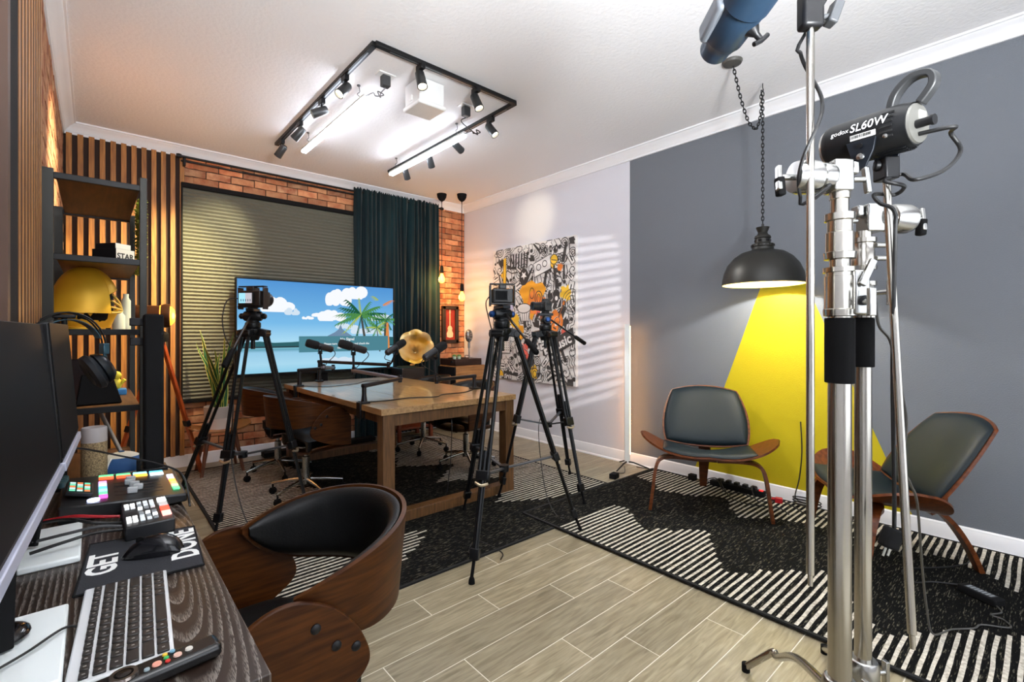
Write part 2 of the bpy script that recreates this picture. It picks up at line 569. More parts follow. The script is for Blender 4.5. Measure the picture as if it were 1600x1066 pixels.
def spot(loc, aim, label, energy, color=(1, .93, .82), ang=50, lit=True):
    t = thing('track_spotlight', label, 'spotlight', (loc[0], loc[1], 3.024), 0, 'spotlights on the ceiling track')
    MB().box((0, 0, -0.018), (0.03, 0.075, 0.036)).cyl((0, 0, -0.03), (0, 0, -0.075), 0.007).build('adapter', black_metal, t, bevel=.003)
    piv = Vector((0, 0, -0.085))
    d = (Vector(aim) - Vector(loc)).normalized()
    hd = MB().lathe([(0, -0.045), (0.024, -0.045), (0.030, -0.036), (0.033, 0.06), (0.034, 0.075), (0.028, 0.075), (0.026, 0.06)], piv, d, 20).build('lamp_head', M('spot_housing', '3a3b3c', 0.35, 0.4), t)
    MB().lathe([(0, 0.058), (0.027, 0.058)], piv, d, 20).build('lens', lens_on if lit else M('spot_lens', '777777', 0.2), hd)
    p = Vector(loc); p.z = 3.024 - 0.085
    if energy:
        light('spot_lamp', 'SPOT', p + d * 0.085, energy, color, aim=aim, spot_size=math.radians(ang), spot_blend=0.95, shadow_soft_size=0.025)
    return t
spot((TX0, 4.62, 3), (0.86, 5.45, 2.12), 'farthest spotlight on the left rail, nearest the slatted wall', 75, (1, .86, .52), 50)
spot((TX0, 4.12, 3), (0.25, 5.45, 1.55), 'second spotlight from the far end of the left rail', 330, (1, .82, .40), 54)
spot((TX0, 3.62, 3), (-0.2, 4.15, 2.2), 'third spotlight from the far end of the left rail', 380, (1, .80, .48), 44)
spot((TX0, 3.18, 3), (0.0, 2.85, 1.42), 'nearest spotlight on the left rail', 190, (1, .82, .42), 30)
spot((1.60, TY0, 3), (1.55, 1.9, 0.9), 'bright spotlight facing the camera on the near rail', 10, (1, .95, .88), 70)
spot((2.05, TY0, 3), (2.4, 1.6, 0.4), 'second bright spotlight on the near rail, right of the ceiling projector', 14, (1, .95, .88), 70)
spot((TX1, 3.02, 3), (3.15, 1.35, .5), 'nearest spotlight on the right rail, a dark head pointing down at the lounge chairs', 60, (1, .97, .9), 75)
spot((TX1, 3.50, 3), (3.92, 4.05, 2.62), 'second spotlight along the right rail', 26, (1, .86, .55), 30)
spot((TX1, 3.95, 3), (3.6, 4.9, 1.6), 'third spotlight along the right rail', 0, lit=False)
spot((TX1, 4.42, 3), (3.62, 5.48, 1.55), 'farthest spotlight on the right rail, above the green curtain', 170, (1, .62, .2), 23)

tube_on = M('led_tube_lit', 'ffffff', 0.4, emit='eaf2ff', es=28)
hook_m = M('steel_hook', '77787a', 0.4, 0.8)
def led_bar(x, y0, y1, label, ox, oy, olab):
    t = thing('led_tube_light', label, 'tube light', (x, (y0 + y1) / 2, 2.90), 0, 'white tube lights under the ceiling')
    MB().prism([(-.020, .02), (.020, .02), (.014, .042), (-.014, .042)], y0, y1, frame_matrix((x, 0, 2.9), (-1, 0, 0), (0, 0, 1))).build('housing', white_plastic, t, local=False)
    MB().box((x, (y0 + y1) / 2, 2.909), (0.044, y1 - y0 - .02, 0.022)).build('diffuser', tube_on, t, local=False, bevel=.006)
    for yy in (y0 + 0.12, y1 - 0.12):
        pts = [(x, yy, 2.945), (x + .012, yy, 2.965), (x - .008, yy + .004, 2.985), (x + .008, yy, 3.005), (x, yy, 3.047)]
        MB().tube(pts, 0.0028, 6, sm=4).cyl((x, yy, 3.043), (x, yy, 3.05), .012).build('hanging_hook', hook_m, t, local=False)
    MB().tube([(x, y0, 2.925), (x + .02, y0 - .07, 2.93), (x + .05, y0 - .05, 2.925), (x + .09, y0 - .09, 2.93), (x + .04, y0 - .1, 2.935), (x + .08, y0 - .06, 2.92), (ox - .02, oy + .03, 2.93), (ox, oy, 2.96)], 0.004, 6, sm=6).build('power_cord', cable_black if ox > 2 else grey_metal, t, local=False)
    q = thing('ceiling_outlet', olab, 'outlet', (ox, oy, 3.05), 0, 'ceiling power outlets')
    MB().box((ox, oy, 3.046), (0.12, 0.08, 0.008)).build('cover_plate', white_plastic, q, local=False, bevel=.002)
    MB().box((ox, oy, 3.005), (0.058, 0.05, 0.075)).build('plug_adapter', M('plug_grey', '3d3e40', 0.5), q, local=False, bevel=.006)
led_bar(1.425, 3.16, 4.47, 'left white tube light hanging under the ceiling, by the coiled cord', 1.507, 3.03, 'ceiling outlet with grey plug above the left tube light')
led_bar(2.307, 3.21, 4.52, 'right white tube light hanging under the ceiling, beside the projector', 2.186, 3.03, 'ceiling outlet with dark plug above the right tube light')

pj = thing('ceiling_projector', 'small white boxy projector mounted flat on the ceiling', 'projector', (1.78, 2.97, 3.05))
mb = MB().box((1.78, 2.97, 2.965), (0.20, 0.20, 0.16)).box((1.78, 2.97, 3.045), (0.14, 0.14, 0.01))
mb.build('body', white_plastic, pj, local=False, bevel=.008)
MB().box((1.78, 2.97, 2.875), (0.225, 0.225, 0.03)).build('base_panel', white_plastic, pj, local=False, bevel=.01)
for sx in (-1, 1):
    MB().box((1.78 + sx * .104, 2.98, 2.93), (0.012, 0.03, 0.04)).build('latch', white_plastic, pj, local=False, bevel=.003)

# bulb pendants over the corner
amber = M('amber_bulb_glass', 'ffcf80', 0.1, emit='ffa030', es=5)
def pendant(x, y, zb, label):
    t = thing('bulb_pendant', label, 'pendant lamp', (x, y, 3.05), 0, 'bare bulb pendants in the brick corner')
    MB().lathe([(0, 0), (.062, 0), (.062, -.012), (.056, -.045), (.036, -.078), (.012, -.094), (.006, -.096), (.006, -.115), (0, -.115)], (0, 0, 0), (0, 0, 1), 24).build('ceiling_rose', matte_black, t)
    zt = zb - 3.05
    MB().cyl((0, 0, -.11), (0, 0, zt + .15), .0045, n=8).build('cord', cable_black, t)
    MB().lathe([(0, .17), (.012, .17), (.022, .15), (.024, .075), (.016, .07), (0, .07)], (0, 0, zt), (0, 0, 1), 18).build('socket', matte_black, t)
    MB().lathe([(.014, .072), (.018, .055), (.034, .02), (.04, -.01), (.034, -.038), (.018, -.052), (0, -.056)], (0, 0, zt), (0, 0, 1), 20).build('bulb', amber, t)
    light('pendant_glow', 'POINT', (x, y + .06, zb), 4.5, (1, .5, .12), shadow_soft_size=.05)
pendant(3.345, 5.16, 1.965, 'bulb pendant hanging nearer the green curtain, higher glowing bulb')
pendant(3.545, 5.0, 1.735, 'bulb pendant in front of the corner, lower glowing bulb')

# ------------------------------------------------------------------ television
tv = thing('television', 'large flat television showing a tropical beach, between table and blind', 'television', (1.895, 5.33, 0.0))
TX, TW, TZ, TH, TY = 1.047, 1.697, 0.835, 0.99, 5.295
MB().box((TX + TW / 2, TY + 0.025, TZ + TH / 2), (TW, 0.045, TH)).build('casing', matte_black, tv, local=False, bevel=.004)
MB().box((1.895, TY + .045, 0.62), (0.12, 0.05, 1.2)).box((1.895, TY + .03, 0.03), (1.2, 0.12, 0.045)).build('floor_stand', matte_black, tv, local=False, bevel=.004)
def emis(name, c, e=1.0):
    return M(name, '000000', 0.6, emit=c, es=e, spec=0.0)
ES = 0.62
def ramp_screen():
    m = bpy.data.materials.new('screen_sky'); m.use_nodes = True
    nt = m.node_tree; N = nt.nodes; L = nt.links; b = N['Principled BSDF']
    b.inputs['Base Color'].default_value = (0, 0, 0, 1); b.inputs['Specular IOR Level'].default_value = 0.1; b.inputs['Roughness'].default_value = .4
    tc = N.new('ShaderNodeTexCoord'); sp = N.new('ShaderNodeSeparateXYZ'); L.new(tc.outputs['Object'], sp.inputs[0])
    mr = N.new('ShaderNodeMapRange'); mr.inputs['From Min'].default_value = TZ; mr.inputs['From Max'].default_value = TZ + TH
    L.new(sp.outputs['Z'], mr.inputs['Value'])
    rp = N.new('ShaderNodeValToRGB'); L.new(mr.outputs[0], rp.inputs[0])
    e = rp.color_ramp.elements
    for p, c in ((0.0, '7fc4e0'), (0.12, 'a5d4ea'), (0.24, '93c6e2'), (0.27, '5f9bb0'), (0.30, '8ed0dc'), (0.36, 'a6d6ee'), (0.55, '74b6e4'), (1.0, '4d90d0')):
        el = e.new(p); el.color = lin(c)
    e.remove(e[0])
    for el in [k for k in e if k.position > .999 and k.color[0] > .9]:
        e.remove(el)
    L.new(rp.outputs[0], b.inputs['Emission Color']); b.inputs['Emission Strength'].default_value = ES
    return m
scr_mats = [ramp_screen(), emis('screen_cloud', 'f3f6fa', ES), emis('screen_mountain', '6f8aa6', ES), emis('screen_far_shore', '2f5f66', ES), emis('screen_trunk', '4a4a44', ES),
            emis('screen_leaf_dark', '1f5a3c', ES), emis('screen_leaf', '4d8a4a', ES), emis('screen_leaf_light', 'a3b850', ES), emis('screen_orange', 'd98a4a', ES), emis('screen_box', '4d8290', ES), emis('screen_text', 'eef3f5', ES), emis('screen_hut', '2b3d44', ES), emis('screen_cloud_pale', 'cfe0ee', ES)]
sb = MB()
lay = [0]
def SP(u, v, k):
    u = min(max(u, 0), 1); v = min(max(v, 0), 1)
    return (TX + 0.012 + u * (TW - 0.024), TY - 0.0005 - 0.0004 * k, TZ + 0.03 + v * (TH - 0.042))
def spoly(pts, mi):
    lay[0] += 1
    k = lay[0] * 0.25
    sb.mat(mi).add([SP(u, v, k) for u, v in pts], [tuple(range(len(pts)))])
spoly([(0, 0), (1, 0), (1, 1), (0, 1)], 0)
rs = random.Random(5)
def cloud(u, v, w, h, mi=1, n=7):
    for i in range(n):
        a = rs.uniform(-1, 1); cu_, cv_ = u + a * w * .7, v + rs.uniform(-.4, .5) * h * (1 - abs(a))
        rx, ry = w * rs.uniform(.25, .45), h * rs.uniform(.4, .7)
        spoly([(cu_ + rx * math.cos(2 * PI * q / 14), max(cv_ + ry * math.sin(2 * PI * q / 14), v - h * .5)) for q in range(14)], mi)
cloud(0.22, 0.72, 0.10, 0.12, 1, 9); cloud(0.31, 0.66, .05, .06, 12); cloud(0.49, 0.635, 0.07, 0.035); cloud(0.40, 0.60, 0.04, 0.03)
cloud(0.55, 0.62, 0.09, 0.10, 1, 9); cloud(0.60, 0.82, 0.09, 0.14, 1, 9); cloud(0.74, 0.90, 0.12, 0.12, 1, 8); cloud(0.88, 0.62, 0.10, 0.08, 12); cloud(0.80, 0.45, .12, .06, 12); cloud(0.64, 0.50, .1, .05, 12)
cloud(0.60, 0.11, .12, .05, 12, 6)
spoly([(0.0, .31), (.06, .335), (.12, .34), (.2, .325), (.3, .33), (.38, .34), (.5, .335), (.6, .345), (.68, .35), (.78, .34), (.84, .385), (.9, .39), (1, .38), (1, .285), (0, .285)], 3)
spoly([(.47, .335), (.53, .40), (.575, .44), (.60, .475), (.608, .51), (.615, .53), (.625, .48), (.65, .445), (.69, .40), (.73, .335)], 2)
spoly([(0, .285), (1, .285), (1, .27), (0, .27)], 11)
def frond(u, v, du, dv, L, mi, droop=.25):
    n = 9
    pts = []
    for i in range(n + 1):
        t = i / n
        pts.append((u + du * L * t, v + dv * L * 1.6 * t - droop * L * 1.6 * t * t))
    for i in range(1, n + 1):
        t = i / n; a = pts[i]; b = pts[i - 1]
        w = 0.085 * L / .2 * (1 - (t - .45) ** 2 * 2.2)
        for sgn in (1, -1):
            spoly([b, a, (a[0] + du * .02 + sgn * .012, a[1] - w * (1.1 if sgn < 0 else .75))], mi)
def palm(u, v, L, ub, vb, wt, fr, cols):
    spoly([(ub - wt, vb), (ub + wt, vb), (u + wt * .6, v), (u - wt * .6, v)], 4)
    for k in range(fr):
        a = 2 * PI * k / fr + .2
        frond(u, v, math.cos(a), math.sin(a) * .75 + .15, L * rs.uniform(.85, 1.1), cols[k % len(cols)])
palm(.755, .66, .19, .79, .30, .010, 13, [5, 6, 6, 7, 5])
palm(.93, .60, .10, .93, .24, .012, 9, [6, 5, 6])
palm(.86, .50, .085, .885, .2, .005, 9, [6, 7, 5])
spoly([(.92, .25), (.955, .25), (.945, .56), (.93, .56)], 8)
spoly([(.90, .22), (.96, .22), (.95, .30), (.91, .30)], 8)
frond(.90, .78, .8, .7, .09, 8); frond(.87, .84, -.6, .6, .08, 7)
spoly([(.335, .215), (.94, .215), (.94, .395), (.335, .395)], 9)
sb.build('screen_picture', scr_mats, tv, local=False, smooth=0)
tm = lambda u, v: frame_matrix(SP(u, v, lay[0] * .25 + 3), (1, 0, 0), (0, 0, 1))
text('No Signal', 0.042, tm(.645, .345), scr_mats[10], tv, 'screen_text', align='CENTER', local=False, bold=.0006)
text('Please turn on the device and check the', 0.032, tm(.645, .295), scr_mats[10], tv, 'screen_text', align='CENTER', local=False, bold=.0004)
text('cable connection.', 0.032, tm(.645, .25), scr_mats[10], tv, 'screen_text', align='CENTER', local=False, bold=.0004)

# ------------------------------------------------------------------ pictures
# canvas with music doodles: flat ink shapes on the canvas
cv = thing('doodle_canvas', 'large white canvas covered with black and orange music doodles on the white wall', 'canvas', (3.92, 4.095, 0.69))
CY0, CZ0, CW, CH = 4.80, 0.692, 1.41, 1.642
canvas_m = M('canvas_white', 'e4e0dc', 0.8, 0, None, bump=.2, bscale=300)
MB().box((3.9185, CY0 - CW / 2, CZ0 + CH / 2), (0.038, CW, CH)).build('stretched_canvas', canvas_m, cv, local=False, bevel=.003)
ink = [M('ink_black', '413d3b', .8), M('ink_yellow', 'f2c23a', .8), M('ink_orange', 'f08a3c', .8), M('ink_coral', 'ec6a5a', .8), M('ink_lilac', 'c6c2de', .8), M('ink_white', 'ece8e4', .8), M('ink_amber', 'f5a92e', .8)]
kb_ = MB(); klay = [0]
def KP(u, v):
    return (3.8992 - 0.000012 * klay[0], CY0 - u * CW, CZ0 + v * CH)
def kfill(pts, mi):
    klay[0] += 1
    pts = [(min(max(a, .002), .998), min(max(b, .002), .998)) for a, b in pts]
    kb_.mat(mi).add([KP(*p) for p in pts], [tuple(range(len(pts)))])
def kline(pts, w=.007, mi=0):
    klay[0] += 1
    pts = [(min(max(a, .004), .996), min(max(b, .004), .996)) for a, b in pts]
    vs = []; n = len(pts); asp = CW / CH
    for i, (a, b) in enumerate(pts):
        p = pts[max(i - 1, 0)]; q = pts[min(i + 1, n - 1)]
        dx, dy = q[0] - p[0], (q[1] - p[1]) / asp
        l = math.hypot(dx, dy) or 1
        nx, ny = -dy / l * w / 2, dx / l * w / 2 * asp
        vs += [KP(a + nx, b + ny), KP(a - nx, b - ny)]
    kb_.mat(mi).add(vs, [(2 * i, 2 * i + 1, 2 * i + 3, 2 * i + 2) for i in range(n - 1)])
def ring(u, v, r, n=22, a0=0, a1=2 * PI, sx=1.0):
    return [(u + r * sx * math.cos(a0 + (a1 - a0) * i / n), v + r * CW / CH * math.sin(a0 + (a1 - a0) * i / n)) for i in range(n + 1)]
def blob(u, v, r, seed, j=.3, n=16):
    q = random.Random(seed)
    k = [1 + q.uniform(-j, j) for _ in range(n)]
    return [(u + r * k[i] * math.cos(2 * PI * i / n), v + r * k[i] * .9 * math.sin(2 * PI * i / n)) for i in range(n)]
def rot(pts, u, v, a, s=1.0):
    c, d = math.cos(a), math.sin(a)
    return [(u + s * (x * c - y * d), v + s * (x * d + y * c) * CW / CH) for x, y in pts]
kr = random.Random(21)
# filler doodles on a loose grid
for i in range(13):
    for j in range(16):
        u = (i + .5 + kr.uniform(-.3, .3)) / 13; v = (j + .5 + kr.uniform(-.3, .3)) / 16
        k = kr.randrange(8); a = kr.uniform(0, 6.3); s = kr.uniform(.032, .055)
        if k == 0:
            kline(ring(u, v, s)); kline(ring(u, v, s * .55)); kfill(ring(u, v, s * .2)[:-1], 0)
        elif k == 1:
            for q in range(4):
                kline(rot([(-1, -.9 + q * .55), (-.3, -.6 + q * .55), (.3, -1 + q * .55), (1, -.7 + q * .55)], u, v, a, s * 1.2), .006)
        elif k == 2:
            kfill(rot([(-.9, -.5), (.2, -.8), (.9, .1), (.3, .3), (.6, .9), (-.4, .6)], u, v, a, s), 0)
        elif k == 3:
            kline(rot([(-.2, -1), (-.2, 1), (.7, .7), (.7, -.7)], u, v, a * .1, s)); kfill(ring(u - s * .5, v - s * .9, s * .35)[:-1], 0)
            kfill(ring(u + s * .45, v - s * .6, s * .32)[:-1], 0)
        elif k == 4:
            kline(rot([(math.cos(t * .9) * t / 9, math.sin(t * .9) * t / 9) for t in range(10)], u, v, a, s * 1.2), .008)
        elif k == 5:
            b = rot([(-1, -.5), (1, -.5), (1, .5), (-1, .5)], u, v, a, s * 1.1)
            kfill(b, 5); kline(b + [b[0]]); kline(rot([(-.6, 0), (.6, 0)], u, v, a, s), .012)
        elif k == 6:
            st = [((1 if q % 2 else .45) * math.cos(q * PI / 5), (1 if q % 2 else .45) * math.sin(q * PI / 5)) for q in range(10)]
            b = rot(st, u, v, a, s); kfill(b, kr.choice([0, 5, 5])); kline(b + [b[0]])
        else:
            kfill(rot([(-1, -.16), (1, -.22), (1, .22), (-1, .16)], u, v, a, s * 1.5), 0)
            kline(rot([(-1, .45), (0, .7), (1, .4)], u, v, a, s * 1.4), .009)
# colour washes
for u, v, r, mi, sd in ((.52, .60, .15, 6, 1), (.56, .56, .10, 2, 2), (.62, .52, .06, 3, 3), (.20, .66, .05, 6, 4), (.155, .80, .03, 1, 5), (.22, .56, .06, 4, 6), (.76, .84, .045, 1, 7),
                        (.84, .80, .03, 2, 8), (.90, .62, .06, 1, 9), (.80, .44, .07, 2, 10), (.36, .36, .06, 6, 11), (.42, .24, .05, 3, 12), (.30, .44, .06, 1, 13), (.53, .07, .055, 1, 14), (.66, .40, .03, 1, 15), (.88, .36, .03, 3, 16)):
    kfill(blob(u, v, r, sd), mi)
# upright amber neck
kfill([(.145, .68), (.185, .68), (.19, .93), (.15, .92)], 1); kline([(.145, .68), (.15, .92)]); kline([(.185, .68), (.19, .93)])
def guitar(u, v, a, s, body, line=0):
    out = [(-.9, 0), (-.8, .45), (-.35, .5), (0, .3), (.3, .36), (.55, .2), (.6, .06), (1.9, .06), (1.95, .16), (2.3, .14), (2.3, -.14), (1.95, -.16), (1.9, -.06), (.6, -.06), (.55, -.2), (.3, -.36), (0, -.3), (-.35, -.5), (-.8, -.45)]
    b = rot(out, u, v, a, s)
    kfill(rot([(x * 1.08, y * 1.2) for x, y in out], u, v, a, s), 5)
    kfill(b, body); kline(b + [b[0]], .007, line)
    kfill(rot(ring(-.1, 0, .18)[:-1], u, v, a, s), 5); kline(rot([(-.5, .2), (-.5, -.2)], u, v, a, s), .012, 5 if body == 0 else 0)
guitar(.80, .60, PI / 2 + .05, .10, 0)
guitar(.40, .22, 2.2, .105, 3)
guitar(.80, .42, 1.1, .085, 2)
# dark round face with a star
kfill(ring(.42, .765, .072, sx=.8)[:-1], 0); kfill(rot([((1 if q % 2 else .42) * math.cos(q * PI / 5 + .3), (1 if q % 2 else .42) * math.sin(q * PI / 5 + .3)) for q in range(10)], .42, .775, 0, .04), 5)
# snare drum
kfill([(.345, .52), (.375, .44), (.49, .44), (.50, .53)], 5)
kfill([(.42 + .085 * math.cos(q * .35), .535 + .035 * math.sin(q * .35)) for q in range(18)], 5); kline([(.42 + .085 * math.cos(q * .35), .535 + .035 * math.sin(q * .35)) for q in range(19)]); kline([(.345, .53), (.38, .44), (.48, .44), (.50, .53)])
for q in range(5):
    kline([(.37 + q * .028, .50), (.385 + q * .024, .44)], .006)
# cassette with notes, microphone
b = [(.55, .75), (.74, .80), (.73, .90), (.54, .85)]; kfill(b, 5); kline(b + [b[0]]); kline(ring(.60, .82, .025)); kline(ring(.67, .84, .025))
kfill(ring(.775, .86, .04)[:-1], 1); kline(ring(.775, .86, .04)); kline([(.745, .86), (.805, .85)]); kfill([(.765, .82), (.785, .82), (.78, .70), (.77, .70)], 0)
# record at the right edge, flame shapes, lettering strips, radio
for rr in (.10, .075, .05, .02):
    kline(ring(.965, .56, rr), .005)
kline(ring(.60, .60, .06, sx=.7), .008); kline(ring(.60, .60, .035, sx=.6), .006); kline(ring(.52, .64, .045, sx=.6), .007)
b = [(.08, .20), (.24, .20), (.24, .36), (.08, .36)]; kfill(b, 5); kline(b + [b[0]])
for q in range(6):
    for w in range(7):
        kfill(ring(.10 + q * .024, .225 + w * .018, .005, 6)[:-1], 0)
for q in range(9):
    a = .55 + q * .034
    bb = rot([(-.5, -.12), (.5, -.12), (.5, .12), (-.5, .12)], a, .46 + q * .012, 1.15, .07); kfill(bb, 0 if q % 2 else 5); kline(bb + [bb[0]], .005)
for q in range(7):
    a = .24 + q * .035
    kfill([(a, .83), (a + .017, .83), (a + .022, .95), (a + .004, .94)], 0)
for q in range(4):
    kfill(ring(.62 + q * .06, .935, .03, sx=.5)[:-1], 0); kfill(ring(.622 + q * .06, .935, .012, sx=.5)[:-1], 5)
kfill(ring(.10, .025, .055, 12, 0, PI), 1); kline(ring(.10, .025, .055, 12, 0, PI))
kline(ring(.555, .06, .05, sx=.8)); kline(ring(.555, .06, .028, sx=.8)); kline(ring(.50, .13, .045)); kfill(ring(.50, .13, .014)[:-1], 0)
kfill(rot([(-1.2, -.42), (1.2, -.5), (1.2, .5), (-1.2, .42)], .85, .285, .4, .135), 0)
kb_.build('ink_drawing', ink, cv, local=False, smooth=0)
km = frame_matrix((3.8986 - .000012 * klay[0], CY0 - .74 * CW, CZ0 + .215 * CH), (0, -1, .42), (0, .42, 1))
text('music', 0.15, km, ink[5], cv, 'ink_lettering', bold=.004, local=False)

pic = thing('framed_guitar_print', 'narrow dark frame with pale guitar on red, hung on the brick', 'picture', (3.675, 5.47, 1.13))
x0, x1, z0, z1, yy = 3.545, 3.805, 1.13, 1.645, 5.462
fm = M('dark_wood_frame', '2a1a10', .5)
MB().box((3.675, yy, z0 + .025), (x1 - x0, .045, .05)).box((3.675, yy, z1 - .025), (x1 - x0, .045, .05)).box((x0 + .025, yy, 1.387), (.05, .045, .5)).box((x1 - .025, yy, 1.387), (.05, .045, .5)).build('frame', fm, pic, local=False, bevel=.004)
MB().box((3.675, 5.472, 1.387), (.18, .01, .43)).build('red_print', M('print_red', 'b8381f', .7, 0, '8a2418', 3), pic, local=False, smooth=0)
gp = [(-.9, 0), (-.8, .45), (-.35, .5), (0, .3), (.3, .36), (.55, .2), (.6, .06), (2.1, .06), (2.2, .12), (2.6, .1), (2.6, -.1), (2.2, -.12), (2.1, -.06), (.6, -.06), (.55, -.2), (.3, -.36), (0, -.3), (-.35, -.5), (-.8, -.45)]
MB().prism([(3.675 + y * .105, 1.305 + x * .11) for x, y in gp], 0, .002, frame_matrix((0, 5.4665, 0), (1, 0, 0), (0, 0, 1))).build('guitar_print', M('print_cream', 'd9c09a', .7), pic, local=False, smooth=0)
# ------------------------------------------------------------------ rugs
rug_m = M('black_rug', '0c0c0c', 0.95, 0, '837e6c', 80, (0.35, 2.6, 1), ramp=(0.57, 0.78), detail=5, bump=.6, bscale=180, spec=.1)
stripe_m = M('cream_stripe', 'd6d0c2', 0.95, 0, 'aaa294', 60, bump=.7, bscale=200, spec=.1)
edge_m = M('rug_binding', '0c0c0d', 0.9)
def interp(P, y):
    P = sorted(P)
    if y <= P[0][0]: return P[0][1]
    for (a, b), (c, d) in zip(P, P[1:]):
        if y <= c:
            return b + (d - b) * (y - a) / (c - a)
    return P[-1][1]
def rug(label, x0, x1, y0, y1, z, strips, seed):
    t = thing('striped_rug', label, 'rug', ((x0 + x1) / 2, (y0 + y1) / 2, 0))
    MB().box(((x0 + x1) / 2, (y0 + y1) / 2, z + .004), (x1 - x0, y1 - y0, .008)).build('pile', rug_m, t, local=False, smooth=0)
    e = MB()
    for a, b in (((x0, y0), (x1, y0)), ((x1, y0), (x1, y1)), ((x1, y1), (x0, y1)), ((x0, y1), (x0, y0))):
        e.beam((*a, z + .005), (*b, z + .005), .016, .010)
    e.build('binding', edge_m, t, local=False, smooth=0)
    q = random.Random(seed)
    mb = MB()
    y = y0 + .03
    while y < y1 - .02:
        for a, b in strips(y):
            a += q.uniform(-.03, .03) if a > x0 + .05 else 0
            b += q.uniform(-.03, .03) if b < x1 - .05 else 0
            a = max(a, x0 + .012); b = min(b, x1 - .012)
            if b - a < .06: continue
            n = max(2, int((b - a) / .09))
            vs = []
            for i in range(n + 1):
                xx = a + (b - a) * i / n
                yo = y + q.uniform(-.0022, .0022); w = .0072 + q.uniform(-.0012, .0012)
                vs += [(xx, yo - w, z + .009), (xx, yo + w, z + .009)]
            mb.add(vs, [(2 * i, 2 * i + 2, 2 * i + 3, 2 * i + 1) for i in range(n)])
        y += .0362
    mb.build('stripes', stripe_m, t, local=False, smooth=0, kind='stuff')
    return t
RL = [(2.45, 2.75), (2.05, 2.87), (1.72, 2.66), (1.45, 2.92), (1.14, 2.47), (.95, 2.75), (.80, 2.88), (.47, 2.46), (.28, 2.73), (.05, 2.92), (-.35, 2.5)]
RR = [(2.45, 3.6), (2.28, 3.55), (2.03, 3.37), (1.75, 3.54), (1.67, 3.62), (1.42, 3.31), (1.23, 3.47), (1.09, 3.55), (.61, 3.45), (.42, 3.58), (.24, 3.5), (.1, 3.36), (-.35, 3.6)]
def right_strips(y):
    out = []
    if y < 2.13: out.append((2.26, interp(RL, y)))
    out.append((interp(RR, y), 3.9))
    return out
LL = [(2.15, .9), (2.35, 1.25), (2.5, 1.45), (2.68, 1.6), (2.75, 1.3), (2.95, .8), (3.1, 1.25), (3.5, 1.15), (3.8, 1.5), (4.1, 1.25), (4.5, 1.5), (5.2, 1.2)]
LR = [(2.15, 3.2), (2.45, 3.1), (2.55, 2.6), (2.75, 2.28), (3.0, 2.5), (3.2, 2.7), (3.45, 2.2), (3.8, 2.6), (4.1, 2.15), (4.5, 2.35), (5.2, 2.1)]
def left_strips(y):
    return [(.59, interp(LL, y)), (interp(LR, y), 3.25)]
rug('black rug with cream stripes under the wooden table', 0.59, 3.25, 2.15, 5.22, 0.0005, left_strips, 5)
rug('black rug with cream stripes under the two lounge chairs', 2.26, 3.90, -0.35, 2.45, 0.0105, right_strips, 8)

# ------------------------------------------------------------------ table
table_m = M('table_wood', 'b28e62', 0.30, 0, '8f6d46', 5, (12, 1.0, 12), coat=.5, detail=7, rand=.05)
table_f = M('table_frame_wood', '6b4a2a', 0.45, 0, '4d341d', 6, (12, 12, 1.2), detail=6)
tb = thing('meeting_table', 'long wooden meeting table with square legs and floor stretchers', 'table', (1.965, 3.9, 0.0))
AX0, AX1, AY0, AY1, AZ = 1.395, 2.565, 2.865, 4.95, 0.78
for i in range(3):
    w = (AX1 - AX0) / 3
    MB().box((AX0 + w * (i + .5), (AY0 + AY1) / 2, AZ - .021), (w - .003, AY1 - AY0, .042)).build('table_board', table_m, tb, local=False, bevel=.002)
MB().box((1.98, AY0 + .045, AZ - .085), (AX1 - AX0 - .12, .05, .075)).box((1.98, AY1 - .045, AZ - .085), (AX1 - AX0 - .12, .05, .075)).box((AX0 + .1, 3.9, AZ - .085), (.05, 1.98, .075)).box((AX1 - .1, 3.9, AZ - .085), (.05, 1.98, .075)).build('apron', table_f, tb, local=False, bevel=.002)
for xx in (AX0 + .06, AX1 - .06):
    for yy in (AY0 + .05, AY1 - .05):
        MB().box((xx, yy, .404), (.085, .085, .668)).build('leg', table_f, tb, local=False, bevel=.003)
for yy in (AY0 + .05, AY1 - .05):
    MB().box(((AX0 + AX1) / 2, yy, .041), (AX1 - AX0 - .03, .085, .07)).build('floor_stretcher', table_f, tb, local=False, bevel=.003)

